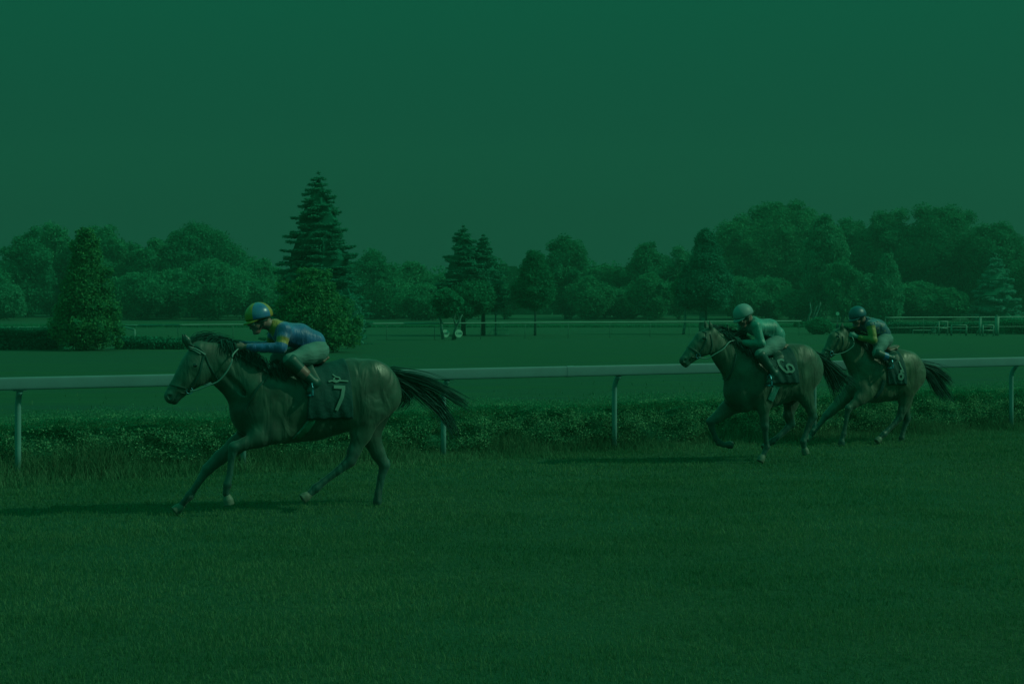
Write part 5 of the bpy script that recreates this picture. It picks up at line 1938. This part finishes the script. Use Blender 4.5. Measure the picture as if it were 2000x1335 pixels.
ms = mat('pale_star', C(40, 78, 52), .5, .3)
hc, fw, up, sd3 = hx3
V, T = [], []
for ph in range(-3, 4):
    for th in (38, 72):
        a = R(ph * 38 + (19 if th == 38 else 0)); t_ = R(th)
        n3 = up * math.cos(t_) + (sd3 * math.cos(a) - fw * math.sin(a)) * math.sin(t_)
        c3 = hc + up * (.010 + .131 * math.cos(t_)) + fw * (-.143 * math.sin(t_) * math.sin(a)) + sd3 * (.119 * math.sin(t_) * math.cos(a))
        u3 = np.cross(n3, up); u3 /= np.linalg.norm(u3) + 1e-9
        v3 = np.cross(u3, n3)
        vv, tt = star_poly(c3 + n3 * .004, u3, -v3, .026)
        T += [tuple(i + len(V) for i in q) for q in tt]; V += vv
npmesh('stars', np.array(V), [np.array(T)], ms, hm3)
V, T = [], []
for (a, b) in ((1692, 624), (1704, 622), (1713, 628), (1721, 636), (1712, 640), (1722, 648), (1727, 645), (1701, 630), (1716, 650), (1694, 632)):
    c3 = f3(a, b, -.14)
    y_ = JB3.side(c3[0], c3[2], -1)
    if y_ is None:
        continue
    g_ = []
    for dx, dz in ((.012, 0), (0, .012)):
        y2 = JB3.side(c3[0] + dx, c3[2] + dz, -1) or y_
        g_.append(np.array([dx, -(y2 - y_), dz]))
    u3 = g_[0] / np.linalg.norm(g_[0]); v3 = g_[1] / np.linalg.norm(g_[1])
    n3 = np.cross(u3, v3); n3 /= np.linalg.norm(n3)
    if n3[1] > 0: n3 = -n3
    vv, tt = star_poly(np.array([c3[0], -y_, c3[2]]) + n3 * .012, u3, v3, .024)
    T += [tuple(i + len(V) for i in q) for q in tt]; V += vv
npmesh('stars', np.array(V), [np.array(T)], ms, jer3)
# white glove of the last jockey
Body([Prim(P3['wrist'], P3['hand'], .032, .036, .028, .03, .01), *[Prim(p.a, p.b, p.va + .004, p.vb + .004, p.wa + .004, p.wb + .004, .008) for p in hand_prims(P3['wrist'], P3['hand'], (0, 1, -.25))]], .0065).mesh('glove', M['white_strap'], p3)

Z2 = lambda a, b: (1400 + a / 6.356, 590 + b / 6.356)
Z3 = lambda a, b: (1680 + a / 9.536, 640 + b / 9.536)
H1 = lambda a, b: (300 + a / 7.856, 640 + b / 7.856)
tack(f1, h1, B1, dict(
    cloth_front=(606, 600), cloth_back=(684, 692), axis=(640, 790), hem=(650, 817),
    digits=[([(652, 755), (674, 756)], .034), ([(671, 757), (667, 775), (656, 801)], .036), ([(653, 731), (659, 736), (665, 737), (666, 741), (659, 744), (653, 741), (656, 737)], .013), ([(643, 745), (650, 743), (657, 746), (665, 743), (681, 744)], .014)],
    girth=[([(614, 808), (608, 825), (597, 842), (586, 856)], .085, M['girth']), ([(607, 812), (600, 828), (590, 842), (577, 858)], .02, M['girth_pale'])],
    bridle=[([H1(770, 440), H1(740, 540), H1(700, 700), H1(640, 820), H1(575, 920)], .022), ([H1(800, 430), H1(850, 560), H1(920, 690), H1(980, 790)], .018), ([H1(260, 870), H1(380, 900), H1(500, 930)], .016), ([H1(420, 1000), H1(520, 1020), H1(630, 1000)], .014), ([H1(560, 250), H1(700, 300), H1(800, 400)], .02)],
    white=[([H1(540, 292), H1(650, 320), H1(740, 375), H1(795, 412)], .016), ([H1(530, 318), H1(630, 345), H1(720, 400)], .012)],
    bit=(*H1(555, 965), -.07),
    rein=[(371, 763, -.085), (385, 761, -.10), (405, 753, -.13), (425, 745, -.15), (441, 728, -.17), (452, 708, -.17), (454, 694, -.15), (462, 684, -.11), (468, 679, -.09)],
    neckstrap=[([(468, 690), (490, 703), (512, 716), (528, 728)], M['white_strap']), ([(474, 692), (498, 706), (520, 721)], M['strap']), ([(528, 728), (500, 760), (478, 800)], M['strap'])],
    saddle=((585, 706, 0), (625, 704, 0)), stirrup=(608, 762, -.31)))
tack(f2, h2, B2, dict(
    cloth_front=(1503, 1508), cloth_back=(1552, 1562), axis=(1530, 735), hem=(1535, 748),
    digits=[([Z2(*q) for q in ((850, 722), (815, 708), (782, 728), (783, 775), (810, 825), (850, 865), (882, 860), (872, 820), (862, 790), (890, 768), (925, 785), (942, 830), (918, 862), (884, 858))], .030), ([Z2(*q) for q in ((705, 630), (735, 660), (762, 650), (765, 630), (738, 636))], .014), ([Z2(725, 702), Z2(842, 632)], .014)],
    girth=[([Z2(745, 1040), Z2(720, 1120), Z2(685, 1220)], .10, M['girth_pale']), ([Z2(700, 1060), Z2(675, 1180)], .02, M['white_strap'])],
    bridle=[([(1381, 650), (1378, 665), (1372, 680), (1364, 693)], .022), ([(1342, 676), (1350, 679), (1358, 685), (1366, 692)], .03), ([(1352, 697), (1360, 699), (1368, 698)], .016), ([(1388, 652), (1390, 672), (1388, 694)], .018), ([(1362, 645), (1372, 644), (1382, 650)], .018)],
    white=[],
    bit=(1363, 695, -.07),
    rein=[(1364, 697, -.08), (1381, 700, -.11), (1395, 692, -.14), (1413, 681, -.16), (1424, 668, -.13), (1436, 664, -.1)],
    neckstrap=[([(1444, 690), (1440, 710), (1434, 730), (1430, 744)], M['strap'])],
    saddle=((1502, 684, 0), (1524, 678, 0)), stirrup=(1503, 745, -.32)))
tack(f3, h3, B3, dict(
    cloth_front=(1732, 1736), cloth_back=(1764, 1772), axis=(1750, 735), hem=(1752, 750),
    digits=[([Z3(733, 622), Z3(742, 700), Z3(766, 770), Z3(775, 830)], .022), ([Z3(*q) for q in ((770, 790), (735, 800), (742, 850), (700, 865), (690, 905), (702, 945), (740, 960), (764, 925), (768, 870), (735, 850))], .034)],
    girth=[([(1728, 742), (1724, 762), (1716, 778)], .06, M['cloth'])],
    bridle=[([(1640, 650), (1638, 664), (1632, 678), (1626, 687)], .024), ([(1608, 682), (1618, 683), (1628, 687)], .028), ([(1645, 656), (1646, 672), (1638, 690)], .018), ([(1618, 645), (1630, 642), (1640, 650)], .02)],
    white=[],
    bit=(1624, 690, -.07),
    rein=[(1626, 692, -.08), (1642, 690, -.11), (1656, 684, -.13), (1667, 674, -.15), (1667, 664, -.13), (1664, 657, -.1)],
    saddle=((1728, 684, 0), (1742, 680, 0)), stirrup=(1740, 712, -.33)))
# riding whip of the second jockey
q = MB()
q.tube([P2['hand'] + np.array([.02, 0, -.06]), P2['hand'] + np.array([-.03, -.02, .02]), f2(1424, 650, -.1), f2(1420, 633, -.1)], [.009, .009, .008, .012], 8)
wp = q.build('riding_whip', M['black'], None, True)
wp.location = (f2.X, f2.Y, 0)
wp.rotation_euler = (0, 0, R(YAW))
tag(wp, 'short black riding whip held upright by the jockey in green', 'whip')
